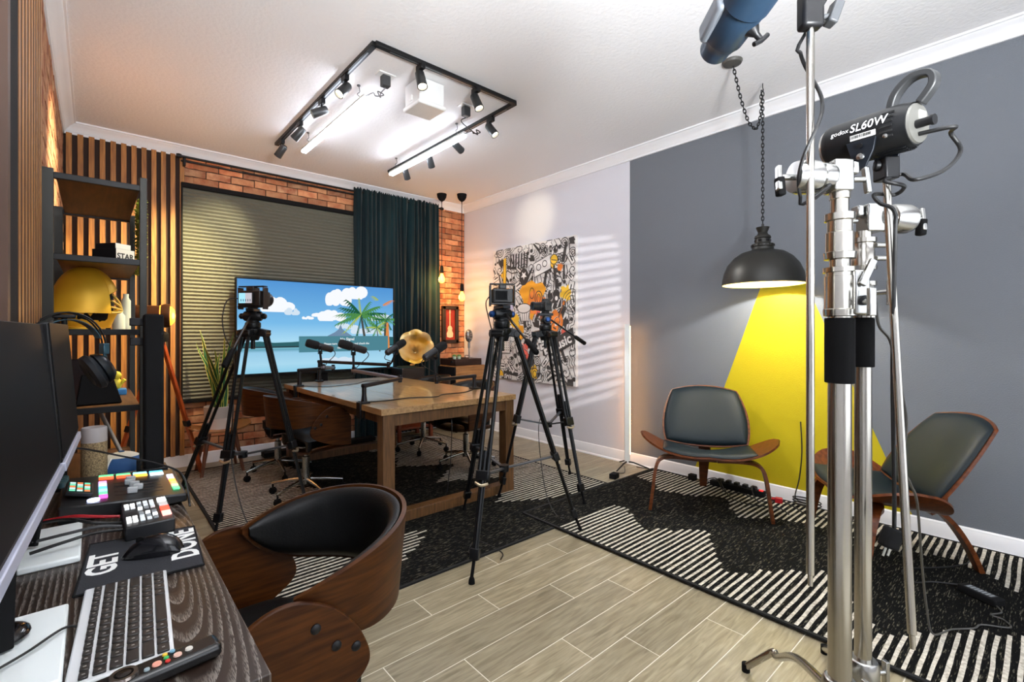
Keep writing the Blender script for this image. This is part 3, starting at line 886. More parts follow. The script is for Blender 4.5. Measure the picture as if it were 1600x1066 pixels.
# ------------------------------------------------------------------ bentwood office chairs (opening faces -x)
def office_chair(label, loc, rz, group):
    t = thing('office_chair', label, 'chair', loc, rz, group)
    A = math.radians(112)
    def topz(th):
        return .80 - .095 * abs(th / A) ** 2.2
    def botz(th):
        return .565 + .125 * abs(th / A) ** 6
    def shell(off, dz0=0, dz1=0, amax=A):
        def fn(u, v):
            th = -amax + 2 * amax * u
            z0 = botz(th) + dz0; z1 = topz(th) + dz1
            z = z0 + (z1 - z0) * v
            fl = 1 + .09 * (z - .565) / .24
            return ((.238 * fl - off) * math.cos(th) + .03, (.243 * fl - off) * math.sin(th), z)
        return fn
    MB().sheet(shell(0), 56, 10, .012).build('back_shell', walnut, t, smooth=50)
    MB().sheet(shell(.006, .012, -.006, A * .97), 48, 10, lambda u, v: -.030 * min(1, 6 * min(u, 1 - u) + .25) * min(1, 5 * min(v, 1 - v) + .35)).build('back_pad', leather, t, smooth=60)
    prof = [(-.23, .395), (-.11, .41), (.0, .445), (.062, .48), (.088, .505), (.095, .53), (.086, .565), (.06, .615), (.01, .67), (-.05, .703), (-.10, .71), (-.15, .695), (-.20, .655), (-.23, .61)]
    pts = [(p.x, p.y) for p in smooth_path([(a, b, 0) for a, b in prof], 4)]
    for sy in (-1, 1):
        yo = sy * .268
        sp = MB().prism(pts, -.007, .007, frame_matrix((0, yo, 0), (1, 0, 0), (0, 0, 1))).build('side_panel', walnut, t, smooth=30, bevel=.003)
        for bx, bz in ((-.03, .64), (.015, .585), (.06, .565)):
            MB().lathe([(.0, 0), (.011, 0), (.011, .004), (.007, .007), (0, .007)], (bx, yo + sy * .006, bz), (0, sy, 0), 12).build('bolt', black_metal, sp)
    # bent seat shell joining the panels
    def seatfn(u, v):
        a = -1 + 2 * u
        return (-.22 + v * .30, .262 * a, .405 - .03 * (1 - a * a) - .02 * v + .14 * max(0, abs(a) - .86) / .14 * .2)
    MB().sheet(seatfn, 16, 4, .012).build('seat_shell', walnut, t, smooth=50)
    def cush(u, v):
        a = -1 + 2 * u; b = -1 + 2 * v
        k = (abs(a) ** 4 + abs(b) ** 4)
        return (-.055 + .155 * b * (1 - .05 * a * a), .245 * a * (1 - .06 * b * b), .505 - .045 * min(1, k) ** 1.5 + .008 * (1 - a * a))
    MB().sheet(cush, 16, 16, .075).build('seat_cushion', leather, t, smooth=70)
    MB().lathe([(0, .09), (.036, .09), (.036, .12), (.028, .125), (.028, .30), (.016, .305), (.016, .37), (.06, .375), (.06, .385), (0, .385)], (0, 0, 0), (0, 0, 1), 18).build('gas_column', chrome, t)
    for k in range(5):
        a = 2 * PI * k / 5 + .35
        c, s = math.cos(a), math.sin(a)
        lg = MB().tube([(c * .03, s * .03, .125), (c * .15, s * .15, .108), (c * .275, s * .275, .082)], [.016, .014, .011], 10).build('base_leg', chrome, t)
        MB().cyl((c * .27, s * .27, .085), (c * .27, s * .27, .05), .007).lathe([(0, -.02), (.02, -.02), (.027, -.012), (.027, .012), (.02, .02), (0, .02)], (c * .27, s * .27, .0275), (-s, c, 0), 14).build('caster', rubber, lg)
    return t
G = 'bentwood office chairs around the room'
ch = office_chair('bentwood office chair pulled up to the desk in the foreground', (0.39, 1.325, 0.0), 0.0, G)
def put_chair(label, x, y, rz, z=.0095):
    c = copy_tree(ch); c.location = (x, y, z); c.rotation_euler = (0, 0, rz); c['label'] = label
    return c
put_chair('bentwood office chair on the left of the table, the one nearer the camera', 1.25, 3.86, PI + .12)
put_chair('bentwood office chair on the left of the table, nearer the television', 1.24, 4.58, PI - .1)
put_chair('bentwood office chair on the right of the table, nearer the canvas end', 2.67, 3.70, .15)
put_chair('bentwood office chair on the right of the table, farther from the camera', 2.68, 4.50, -.1)

# ------------------------------------------------------------------ three legged shell lounge chairs (front is -y)
ply = M('walnut_ply', '6a3614', 0.38, 0, '48220a', 5, (2, 10, 10), spec=.3)
seat_leather = M('lounge_leather', '0c1a20', 0.52, 0, None, bump=.1, bscale=160, spec=.28)
def lounge_chair(label, loc, rz):
    t = thing('shell_lounge_chair', label, 'chair', loc, rz, 'shell lounge chairs by the grey wall')
    W = .46
    def zs(u, y):
        return .365 + .155 * abs(u) ** 2.3 - .22 * (y + .05) * (1 - abs(u)) * .9
    def seat(u0, v, sc=1.0, inset=0.0):
        u = (-1 + 2 * u0) * sc
        h = .245 * max(0.0, 1 - abs(u) ** 3.2) ** .5 if abs(u) < 1 else 0
        h = max(h - inset, .004)
        c = -.03 - .03 * u * u
        y = c + h * (-1 + 2 * v)
        return (W * u, y, zs(u, y))
    MB().sheet(lambda u, v: seat(u, v), 44, 12, -.013).build('seat_shell', ply, t, smooth=50)
    def pad(u, v):
        p = seat(u, v, .66, .012)
        return (p[0], p[1], p[2] + .002)
    MB().sheet(pad, 28, 16, lambda u, v: .004 + .034 * (1 - abs(-1 + 2 * u) ** 5) ** .6 * (1 - abs(-1 + 2 * v) ** 5) ** .6).build('seat_pad', seat_leather, t, smooth=70)
    def back(u, v, s=1.0, off=0.0):
        a = (-1 + 2 * u) * s; b = (-1 + 2 * v) * s
        x_ = a * math.sqrt(1 - .24 * b * b); z_ = b * math.sqrt(1 - .24 * a * a)   # rounded square
        hw = .308 - .030 * z_
        x = hw * x_
        z = .612 + .208 * z_ + .010 * (1 - x_ * x_) * z_
        y = .13 + (z - .405) * .70 - .05 * x_ * x_ + off
        return (x, y, z)
    def puff(u, v):
        a = abs(-1 + 2 * u); b = abs(-1 + 2 * v)
        return .004 + .034 * (1 - a ** 5) ** .6 * (1 - b ** 5) ** .6
    MB().sheet(lambda u, v: back(u, v), 28, 28, -.012).build('back_shell', ply, t, smooth=50)
    MB().sheet(lambda u, v: back(u, v, .955, -.002), 28, 28, puff).build('back_pad', seat_leather, t, smooth=80)
    def leg(pts, w0, w1):
        mb = MB()
        P = smooth_path(pts, 6); n = len(P); vs = []
        for i, p in enumerate(P):
            q = i / (n - 1); T = (P[min(i + 1, n - 1)] - P[max(i - 1, 0)]).normalized()
            wd = (w0 + (w1 - w0) * q) / 2
            A_ = Vector(pts[0]) - Vector(pts[-1]); A_.z = 0
            side = T.cross(Vector((0, 0, 1)))
            if abs(T.z) > .99 or side.length < .05:
                side = Vector((0, 1, 0))
            side = leg.side
            nn = T.cross(side).normalized() * .011
            s_ = side * wd
            vs += [p + s_ + nn, p - s_ + nn, p - s_ - nn, p + s_ - nn]
        fs = [(4 * i + a, 4 * i + (a + 1) % 4, 4 * i + 4 + (a + 1) % 4, 4 * i + 4 + a) for i in range(n - 1) for a in range(4)]
        fs += [(0, 3, 2, 1), (4 * n - 4, 4 * n - 3, 4 * n - 2, 4 * n - 1)]
        return mb.add(vs, fs)
    for sx in (-1, 1):
        leg.side = Vector((0, 1, 0))
        leg([(sx * .06, -.10, .352), (sx * .22, -.12, .362), (sx * .315, -.17, .355), (sx * .352, -.20, .29), (sx * .372, -.225, .14), (sx * .39, -.24, .0)], .085, .036).build('front_leg', ply, t, smooth=40)
    leg.side = Vector((1, 0, 0))
    leg([(0, -.10, .345), (0, .10, .325), (0, .22, .32), (0, .31, .25), (0, .39, .12), (0, .44, .0)], .12, .05).build('rear_leg', ply, t, smooth=40)
    leg([(0, .20, .30), (0, .262, .34), (0, .275, .42), (0, .335, .52)], .10, .07).build('back_support', ply, t, smooth=40)
    return t
lc = lounge_chair('walnut shell lounge chair with black pads, facing the camera, left of the dome lamp', (3.383, 1.678, .0195), math.radians(-59.9))
c2 = copy_tree(lc); c2.location = (3.262, 0.62, .0195); c2.rotation_euler = (0, 0, math.radians(-146.6))
c2['label'] = 'walnut shell lounge chair seen from its side behind the chrome stands'

# ------------------------------------------------------------------ dome pendant
dp = thing('dome_pendant', 'black metal dome pendant lamp hanging on a swagged chain by the yellow beam', 'pendant lamp', (3.57, 1.36, 3.05))
dome_m = M('dome_black', '24231f', 0.42, 0.25)
dome = [(.268, 1.622), (.266, 1.64), (.255, 1.70), (.23, 1.76), (.19, 1.81), (.14, 1.846), (.085, 1.862), (.075, 1.866)]
px_, py_ = 3.57, 1.36
sh = MB().lathe([(r_, z_) for r_, z_ in dome] + [(r_ - .004, z_ - .004) for r_, z_ in dome[::-1]] + [dome[0]], (px_, py_, 0), (0, 0, 1), 40).build('shade', [dome_m], dp, local=False, smooth=50)
MB().lathe([(r_ - .0055, z_ - .003) for r_, z_ in dome[:-1]], (px_, py_, 0), (0, 0, 1), 40).build('shade_lining', M('cream_lining', 'b8a050', .6), sh, local=False, smooth=50, label='pale inner lining of the shade')
neck = [(.072, 1.866), (.070, 1.885), (.076, 1.89), (.074, 1.905), (.062, 1.91), (.05, 1.915), (.048, 1.945), (.055, 1.95), (.05, 1.965), (.036, 1.975), (.03, 1.99), (.042, 2.02), (.044, 2.026), (.03, 2.027), (.01, 2.03), (.008, 2.05), (0, 2.05)]
nk = MB().lathe(neck, (px_, py_, 0), (0, 0, 1), 24).build('lamp_neck', dome_m, dp, local=False, smooth=35)
vent = MB()
for k in range(20):
    a = 2 * PI * k / 20
    vent.box((px_ + .0735 * math.cos(a), py_ + .0735 * math.sin(a), 1.897), (.006, .006, .008), (0, 0, a))
for k in range(6):
    a = 2 * PI * k / 6
    vent.box((px_ + .049 * math.cos(a), py_ + .049 * math.sin(a), 1.93), (.006, .022, .016), (0, 0, a))
vent.build('vent_holes', matte_black, nk, local=False, smooth=0)
MB().ell((px_, py_, 1.80), (.033, .033, .045)).build('bulb', M('dome_bulb', 'fff4d8', .3, emit='ffe9b8', es=10), dp, local=False)
light('dome_lamp', 'POINT', (px_, py_, 1.745), 26, (.97, .98, .98), shadow_soft_size=.022)
def chain(pts, name, par, pitch=.026, r=.0032):
    P = smooth_path(pts, 12)
    L = [0]
    for a, b in zip(P, P[1:]):
        L.append(L[-1] + (b - a).length)
    mb = MB(); n = int(L[-1] / pitch)
    for i in range(n):
        d = (i + .5) * pitch
        j = next(k for k in range(len(L) - 1) if L[k + 1] >= d)
        f = (d - L[j]) / max(L[j + 1] - L[j], 1e-6)
        c = P[j].lerp(P[j + 1], f); T = (P[j + 1] - P[j]).normalized()
        S = T.cross(Vector((1, .3, .1))).normalized(); S2 = T.cross(S)
        w = S if i % 2 else S2
        ring_ = [c + T * (.019 * math.cos(2 * PI * q / 8)) + w * (.0085 * math.sin(2 * PI * q / 8)) for q in range(9)]
        mb.tube(ring_, r, 5)
    return mb.build(name, black_metal, par, local=False, smooth=60)
chain([(px_, py_, 2.05), (px_, py_, 2.5), (px_, py_, 3.0)], 'chain', dp)
chain([(3.55, 1.363, 2.99), (3.55, 1.365, 2.84), (3.50, 1.37, 2.72), (3.43, 1.37, 2.70), (3.35, 1.375, 2.735), (3.25, 1.378, 2.85), (3.17, 1.38, 2.98), (3.14, 1.38, 3.03)], 'swag_chain', dp)
MB().lathe([(0, 3.05), (.062, 3.05), (.062, 3.045), (.055, 3.032), (.012, 3.02), (0, 3.02)], (3.13, 1.38, 0), (0, 0, 1), 24).build('ceiling_rose', M('rose_grey', '4c4a46', .5), dp, local=False)
MB().tube([(px_, py_, 3.05), (px_, py_, 3.02), (px_ + .012, py_, 3.005), (px_, py_, 2.99), (px_ - .012, py_, 3.0)], .003, 6, sm=3).build('hook', black_metal, dp, local=False)

# ------------------------------------------------------------------ corner cabinet and what stands on it
cab = thing('corner_cabinet', 'low wooden cabinet with black front in the far brick corner', 'cabinet', (3.685, 5.21, 0))
cab_m = M('cabinet_oak', 'b5814c', .45, 0, '93633a', 5, (1, 10, 10), detail=6)
MB().box((3.687, 5.21, .45), (.46, .42, .80)).build('carcass', cab_m, cab, local=False, bevel=.003)
for k in (0, 1):
    d_ = MB().box((3.447, 5.108 + k * .205, .45), (.018, .2, .77)).build('door', matte_black, cab, local=False, bevel=.002, label='black cabinet door')
    MB().cyl((3.437, 5.19 + k * .04, .5), (3.42, 5.19 + k * .04, .5), .008).build('knob', black_metal, d_, local=False)
for a in (3.48, 3.89):
    for b in (5.03, 5.39):
        MB().cyl((a, b, .06), (a, b, .0), .02, .014).build('foot', matte_black, cab, local=False)
rp_ = thing('record_player', 'dark brown record player on top of the corner cabinet', 'record player', (3.67, 5.20, .85))
MB().box((3.67, 5.20, .895), (.42, .36, .085)).build('case', M('dark_walnut', '38231a', .4, 0, '291711', 6, (2, 10, 10)), rp_, local=False, bevel=.006)
MB().lathe([(0, .945), (.145, .945), (.145, .938), (0, .938)], (3.64, 5.20, 0), (0, 0, 1), 30).build('platter', matte_black, rp_, local=False)
MB().tube([(3.83, 5.32, .94), (3.83, 5.32, .965), (3.80, 5.18, .965), (3.74, 5.12, .95)], .006, 8, sm=4).build('tonearm', chrome, rp_, local=False)
MB().cyl((3.46, 5.10, .90), (3.452, 5.10, .90), .015).build('knob', chrome, rp_, local=False)
rm = thing('retro_microphone', 'silver vintage cage microphone standing on the record player', 'microphone', (3.745, 5.12, .938))
MB().lathe([(0, .938), (.05, .938), (.05, .945), (.008, .955), (.007, 1.07), (.017, 1.075), (.017, 1.14), (.010, 1.15), (0, 1.15)], (3.745, 5.12, 0), (0, 0, 1), 18).build('stand', grey_metal, rm, local=False)
MB().ell((3.745, 5.12, 1.235), (.048, .034, .078), 18, 12).build('head', grey_metal, rm, local=False)
cg = MB()
for k in range(9):
    a = 2 * PI * k / 9
    cg.tube([(3.745 + .052 * math.cos(a) * math.cos(b), 5.12 + .038 * math.sin(a) * math.cos(b), 1.235 + .084 * math.sin(b)) for b in [(-.5 + q / 8) * PI for q in range(9)]], .0035, 5)
for z_ in (1.20, 1.235, 1.27):
    f = math.cos(math.asin((z_ - 1.235) / .084))
    cg.tube([(3.745 + .053 * f * math.cos(2 * PI * q / 16), 5.12 + .039 * f * math.sin(2 * PI * q / 16), z_) for q in range(17)], .003, 5)
cg.build('cage', chrome, rm, local=False)
leaf_g = M('succulent_green', '7fa05a', .6, 0, '4e7a3c', 20)
for k, (xx, yy_, lb) in enumerate(((3.485, 5.08, 'tiny green succulent in a pale pot, left of the pair on the record player'), (3.545, 5.06, 'tiny pale succulent in a white pot, right of the pair on the record player'))):
    s_ = thing('potted_succulent', lb, 'plant', (xx, yy_, .938), 0, 'tiny succulents')
    MB().lathe([(0, 0), (.02, 0), (.026, .032), (.022, .034), (.02, .028), (0, .028)], (0, 0, 0), (0, 0, 1), 16).build('pot', M('pot_pale', 'b9cdb8', .5), s_)
    mb = MB()
    for q in range(11):
        a = q * 2.4; r_ = .004 + .0018 * q
        mb.ell((r_ * math.cos(a), r_ * math.sin(a), .048 - .0012 * q), (.010, .006, .014), 8, 6, (0, .5, a))
    mb.build('leaves', leaf_g, s_)

# gramophone on its stand
gs = thing('gramophone_stand', 'reddish wooden side table carrying the golden gramophone', 'side table', (2.86, 5.14, 0))
red_w = M('red_wood', '7a3418', .4, 0, '5a230f', 6, (10, 10, 1.2))
MB().box((2.86, 5.14, .70), (.46, .36, .04)).build('top', red_w, gs, local=False, bevel=.004)
MB().box((2.86, 5.14, .15), (.42, .32, .02)).build('lower_shelf', red_w, gs, local=False, bevel=.003)
for a in (2.65, 3.07):
    for b in (4.98, 5.30):
        MB().box((a, b, .35), (.04, .04, .68)).build('leg', red_w, gs, local=False, bevel=.003)
gm = thing('gramophone', 'gramophone with golden flower horn behind the table microphones', 'gramophone', (2.86, 5.16, .72))
gold = M('horn_gold', 'd9a63c', .3, .65, 'f0dba8', 5)
MB().box((2.86, 5.16, .79), (.30, .28, .14)).build('box', M('gram_box', '1d1512', .4), gm, local=False, bevel=.008)
MB().lathe([(0, .86), (.12, .86), (.12, .872), (0, .872)], (2.84, 5.14, 0), (0, 0, 1), 24).build('turntable', M('felt', '2b3a2b', .9), gm, local=False)
hd = Vector((-.42, -.78, .28)).normalized()
hc = Vector((2.90, 5.04, 1.115))
R_ = axis_matrix(hd)
def horn(u, v):
    a = 2 * PI * u
    t_ = v
    r_ = .018 + .185 * t_ ** 2.6 + (.012 * abs(math.cos(4 * a)) * t_ ** 3)
    z_ = -.36 + .36 * t_ ** .8 + .018 * abs(math.cos(4 * a)) * t_ ** 6 - (.02 * max(0, (t_ - .9) / .1))
    return hc + R_ @ Vector((r_ * math.cos(a), r_ * math.sin(a), z_))
MB().sheet(horn, 64, 22, .003).build('horn', gold, gm, local=False, smooth=60)
e0 = hc + R_ @ Vector((0, 0, -.355))
MB().tube([e0, e0 + hd * -.05, (3.02, 5.27, .93), (2.98, 5.24, .88), (2.93, 5.2, .88)], .018, 10, sm=5).build('elbow', gold, gm, local=False)

# ------------------------------------------------------------------ left: shelf, its contents, tripod lamp, plant
sx0, sx1, sy0, sy1 = -0.118, 0.155, 2.50, 3.24
su = thing('shelf_unit', 'tall narrow open shelf with black metal frame and brown boards', 'shelf', (0.018, 2.87, 0))
board_m = M('shelf_board', '6d4826', .5, 0, '54361c', 6, (10, 1, 10))
LV = [1.885, 1.577, 1.290, .98, .67, .36, .06]
for a in (sx0, sx1):
    for b in (sy0, sy1):
        MB().box((a - (.012 if a == sx0 else 0), b, .96 if b == sy0 and a == sx1 else .95), (.034 if a == sx0 else .024, .03, 1.92 if b == sy0 and a == sx1 else 1.90)).build('post', M('post_bronze', '2b2a25', .45, .3), su, local=False, bevel=.002)
for z_ in LV:
    MB().box(((sx0 + sx1) / 2, (sy0 + sy1) / 2, z_ - .006), (sx1 - sx0 - .022, sy1 - sy0, .016)).build('shelf_board', board_m, su, local=False, bevel=.001)
    mb = MB()
    for yy_ in (sy0, sy1):
        MB().box(((sx0 + sx1) / 2, yy_, z_ - .009), (sx1 - sx0, .022, .024)).build('shelf_rail', black_metal, su, local=False, bevel=.002)

hm = thing('gold_helmet', 'large shiny gold helmet with ribbed face guard on the third shelf', 'helmet', (0.0, 2.80, 1.292))
hgold = M('helmet_gold', 'e0a018', .45, .3, 'f0bc30', 3)
hcx, hcy = -.024, 2.80
def dome(a, b, k=1.0):
    c = math.cos(b)
    fl = 1.0
    if b < .5:                                        # flared skirt, widest at the back
        fl = 1 + .16 * ((.5 - b) / .75) ** 2 * (.35 + .65 * (1 - math.cos(a)) / 2)
        c = math.cos(b * .55)  if b < 0 else c
    return (hcx + .108 * k * fl * math.cos(a) * c, hcy + .100 * k * fl * math.sin(a) * c, 1.405 + .160 * k * math.sin(b))
OP = math.radians(46)
MB().sheet(lambda u, v: dome(OP + u * (2 * PI - 2 * OP), -.27 + v * (PI / 2 + .27)), 44, 22, .005).build('shell', hgold, hm, local=False, smooth=60)
MB().sheet(lambda u, v: dome(-OP * 1.02 + u * OP * 2.04, (.42 + .18 * (abs(-1 + 2 * u)) ** 2 * -1) + v * (PI / 2 - .42 + .18 * (abs(-1 + 2 * u)) ** 2)), 24, 12, .006).build('brow', hgold, hm, local=False, smooth=60)
MB().ell((hcx + .0, hcy, 1.405), (.095, .088, .130), 20, 12).build('padding', matte_black, hm, local=False)
def jaw(u, v):
    a = -PI + 2 * PI * u
    f = max(0.0, math.cos(a)) ** 3
    r_ = (.100 + .012 * f) * (1 - .28 * v)
    return (hcx + r_ * math.cos(a), hcy + .082 * (1 - .25 * v) * math.sin(a) * (1 - .45 * f), 1.362 - .062 * v + .020 * f * (1 - v))
MB().sheet(jaw, 40, 8, .006).build('jaw', hgold, hm, local=False, smooth=50)
cream_m = M('mask_cream', 'd9b860', .4, .2)
for sgn in (-1, 1):
    for z_, yy_ in ((1.448, .050), (1.420, .068), (1.392, .076), (1.366, .074)):
        MB().tube([(hcx + .088 - .25 * (yy_ - .05), hcy + sgn * yy_, z_), (hcx + .112, hcy + sgn * yy_ * .45, z_ * .55 + 1.375 * .45), (hcx + .122, hcy + sgn * .008, 1.378)], .0042, 6, sm=4).build('mask_bar', cream_m, hm, local=False)
MB().lathe([(0, 1.292), (.075, 1.292), (.075, 1.302), (.06, 1.306), (0, 1.306)], (hcx - .01, hcy, 0), (0, 0, 1), 20).build('display_foot', hgold, hm, local=False)

lab = M('label_white', 'e2e2de', .5); labk = M('label_black', '1a1a1a', .5)
bx1 = thing('gadget_box', 'black box with a white lettered end, lower of two on the second shelf', 'box', (.085, 2.70, 1.579), .70)
MB().box((0, .03, .032), (.085, .12, .062)).build('carton', matte_black, bx1, bevel=.002)
el = MB().box((0, -.0308, .032), (.083, .0016, .060)).build('end_label', lab, bx1, smooth=0, label='white end label')
text('STAR', .034, frame_matrix((-.038, -.0318, .020), (1, 0, 0), (0, 0, 1)), labk, bx1, 'end_lettering', bold=.0008, sx=.95)
bx2 = thing('gadget_box', 'small black box, upper of two on the second shelf', 'box', (.078, 2.715, 1.643), .70)
MB().box((0, .02, .0125), (.07, .10, .024)).build('carton', matte_black, bx2, bevel=.002)
MB().box((0, -.0308, .0125), (.068, .0016, .022)).build('end_label', lab, bx2, smooth=0, label='white end label')

hedge = thing('hedge_panel', 'narrow strip of artificial green hedge hung at the side of the shelf', 'hedge panel', (.18, 2.95, 1.58))
MB().box((.182, 2.95, 1.735), (.006, .40, .33)).build('backing', M('hedge_back', '24351c', .9), hedge, local=False)
mb = MB(); q = random.Random(2)
for k in range(900):
    c = (.174 + q.uniform(-.012, .010), 2.95 + q.uniform(-.2, .2), 1.575 + q.uniform(0, .345))
    a = q.uniform(0, 6.3); b = q.uniform(-.8, .8); L = .011
    u = Vector((math.cos(a), math.sin(a), b)).normalized() * L; w = u.cross(Vector((.3, .5, .8))).normalized() * L * .6
    c = Vector(c)
    mb.add([c - u, c + w, c + u, c - w], [(0, 1, 2, 3)])
for k in range(40):
    c = Vector((.13 + q.uniform(-.03, .015), 2.62 + q.uniform(-.05, .10), 1.90 + q.uniform(0, .012)))
mb.build('leaves', M('hedge_leaf', '7c9a34', .6, 0, 'c8d060', 30), hedge, local=False, smooth=0, kind='stuff')

# orange wooden tripod lamp
tl = thing('tripod_floor_lamp', 'orange wooden tripod floor lamp with a lit amber head by the slats', 'floor lamp', (.42, 4.95, 0))
org = M('orange_wood', 'b4501c', .4, 0, '8f3a12', 5, (10, 10, 1))
apex = Vector((.42, 4.95, 1.26))
for fx, fy in ((.74, 5.10), (.10, 5.16), (.36, 4.55)):
    f = Vector((fx, fy, 0)); d = (f - apex)
    lg = MB().beam(apex + d * .02, f, .045, .022, up=(fx - .42, fy - 4.95, .1)).build('leg', org, tl, local=False, bevel=.003)
    p = apex + d * .62
    MB().beam(p - d * .02, p + d * .02, .062, .034, up=(fx - .42, fy - 4.95, .1)).build('clamp', black_metal, lg, local=False, bevel=.004)
MB().lathe([(0, 1.2), (.05, 1.2), (.06, 1.23), (.06, 1.27), (.03, 1.29), (.016, 1.30), (.016, 1.36), (0, 1.36)], (.42, 4.95, 0), (0, 0, 1), 20).build('hub', matte_black, tl, local=False)
hd_ = MB().lathe([(0, -.20), (.06, -.20), (.085, -.17), (.085, .02), (.10, .05), (.10, .09), (.085, .09), (.08, .06), (.0, .05)], (.40, 4.95, 1.42), (1, -.15, 0), 24).build('lamp_head', M('lamp_brown', '3a2013', .4, .3), tl, local=False)
MB().lathe([(0, .125), (.05, .12), (.078, .10), (.088, .07), (.088, .02), (0, .02)], (.40, 4.95, 1.42), (1, -.15, 0), 24).build('lens', M('amber_lens', 'ff9d3c', .3, emit='ff9028', es=2.2), hd_, local=False)
MB().tube([(.36, 4.86, 1.42), (.36, 4.85, 1.36), (.40, 4.90, 1.34), (.42, 4.95, 1.34)], .012, 8, sm=3).build('yoke', matte_black, tl, local=False)
light('tripod_lamp_glow', 'POINT', (.58, 4.88, 1.42), 3.0, (1, .55, .2), shadow_soft_size=.06)

# snake plant on a wooden stool
st = thing('plant_stool', 'wooden stool with a curved pale top and splayed legs under the plant', 'stool', (.875, 5.08, 0))
pale_w = M('pale_wood', 'a4733f', .45, 0, '8a5c30', 5, (2, 10, 10)); leg_w = M('brown_wood', '6f3d22', .45, 0, '542c17', 5, (10, 10, 1))
def stool(u, v):
    a = -1 + 2 * u; b = -1 + 2 * v
    return (.875 + .255 * a * (1 - .12 * b * b), 5.08 + .19 * b * (1 - .15 * a * a), .385 + .045 * abs(a) ** 3)
MB().sheet(stool, 20, 12, .014).build('seat', pale_w, st, local=False, smooth=50)
for a in (-1, 1):
    for b in (-1, 1):
        MB().tube([(.875 + a * .10, 5.08 + b * .09, .378), (.875 + a * .165, 5.08 + b * .155, .0)], [.022, .013], 10).build('leg', leg_w, st, local=False)
pl = thing('snake_plant', 'variegated snake plant in a two tone white pot', 'plant', (.87, 5.08, .387))
MB().lathe([(0, .0), (.085, .0), (.10, .01), (.115, .11), (.116, .112)], (.87, 5.08, .387), (0, 0, 1), 28).build('pot_base', M('pot_white', 'e9e6e0', .5), pl, local=False, label='glossy white lower half of the pot')
MB().lathe([(.116, .112), (.122, .215), (.116, .218), (.11, .19), (0, .19)], (.87, 5.08, .387), (0, 0, 1), 28).build('pot_rim', M('pot_grey', 'b9b2aa', .7), pl, local=False, label='grey upper half of the pot')
lg_ = M('snake_leaf', '2e6b3a', .45, 0, '174a2a', 14, (6, 6, 1.5)); ly_ = M('snake_margin', 'd2cc62', .5)
q = random.Random(4)
for k in range(13):
    a = q.uniform(0, 6.28) if k > 3 else (2.6, 3.3, 3.9, 2.2)[k]; lean = q.uniform(.05, .30) if k > 3 else (.30, .42, .36, .24)[k]
    H = q.uniform(.45, .78) if k > 3 else (.62, .46, .55, .74)[k]; bw = q.uniform(.026, .036); tw = q.uniform(-.8, .8)
    bx, by = .87 + q.uniform(-.05, .05), 5.08 + q.uniform(-.05, .05)
    def leafp(t, s, k=k, a=a, lean=lean, H=H, bw=bw, tw=tw, bx=bx, by=by):
        w = bw * (1 - t ** 3) * (.75 + .6 * t * (1 - t)) * s
        th = a + PI / 2 + tw * t
        out = lean * H * t ** 1.5
        wob = .012 * math.sin(t * 9 + k)
        return Vector((bx + math.cos(a) * (out + wob) + math.cos(th) * w, by + math.sin(a) * (out + wob) + math.sin(th) * w, .575 + H * t + .0))
    mb = MB()
    n = 12
    for band, s0_, s1_ in ((1, -1, -.72), (0, -.72, .72), (1, .72, 1)):
        vs = []
        for i in range(n + 1):
            vs += [leafp(i / n, s0_), leafp(i / n, s1_)]
        mb.mat(band).add(vs, [(2 * i, 2 * i + 1, 2 * i + 3, 2 * i + 2) for i in range(n)])
    mb.build('leaf', [lg_, ly_], pl, local=False, smooth=80)
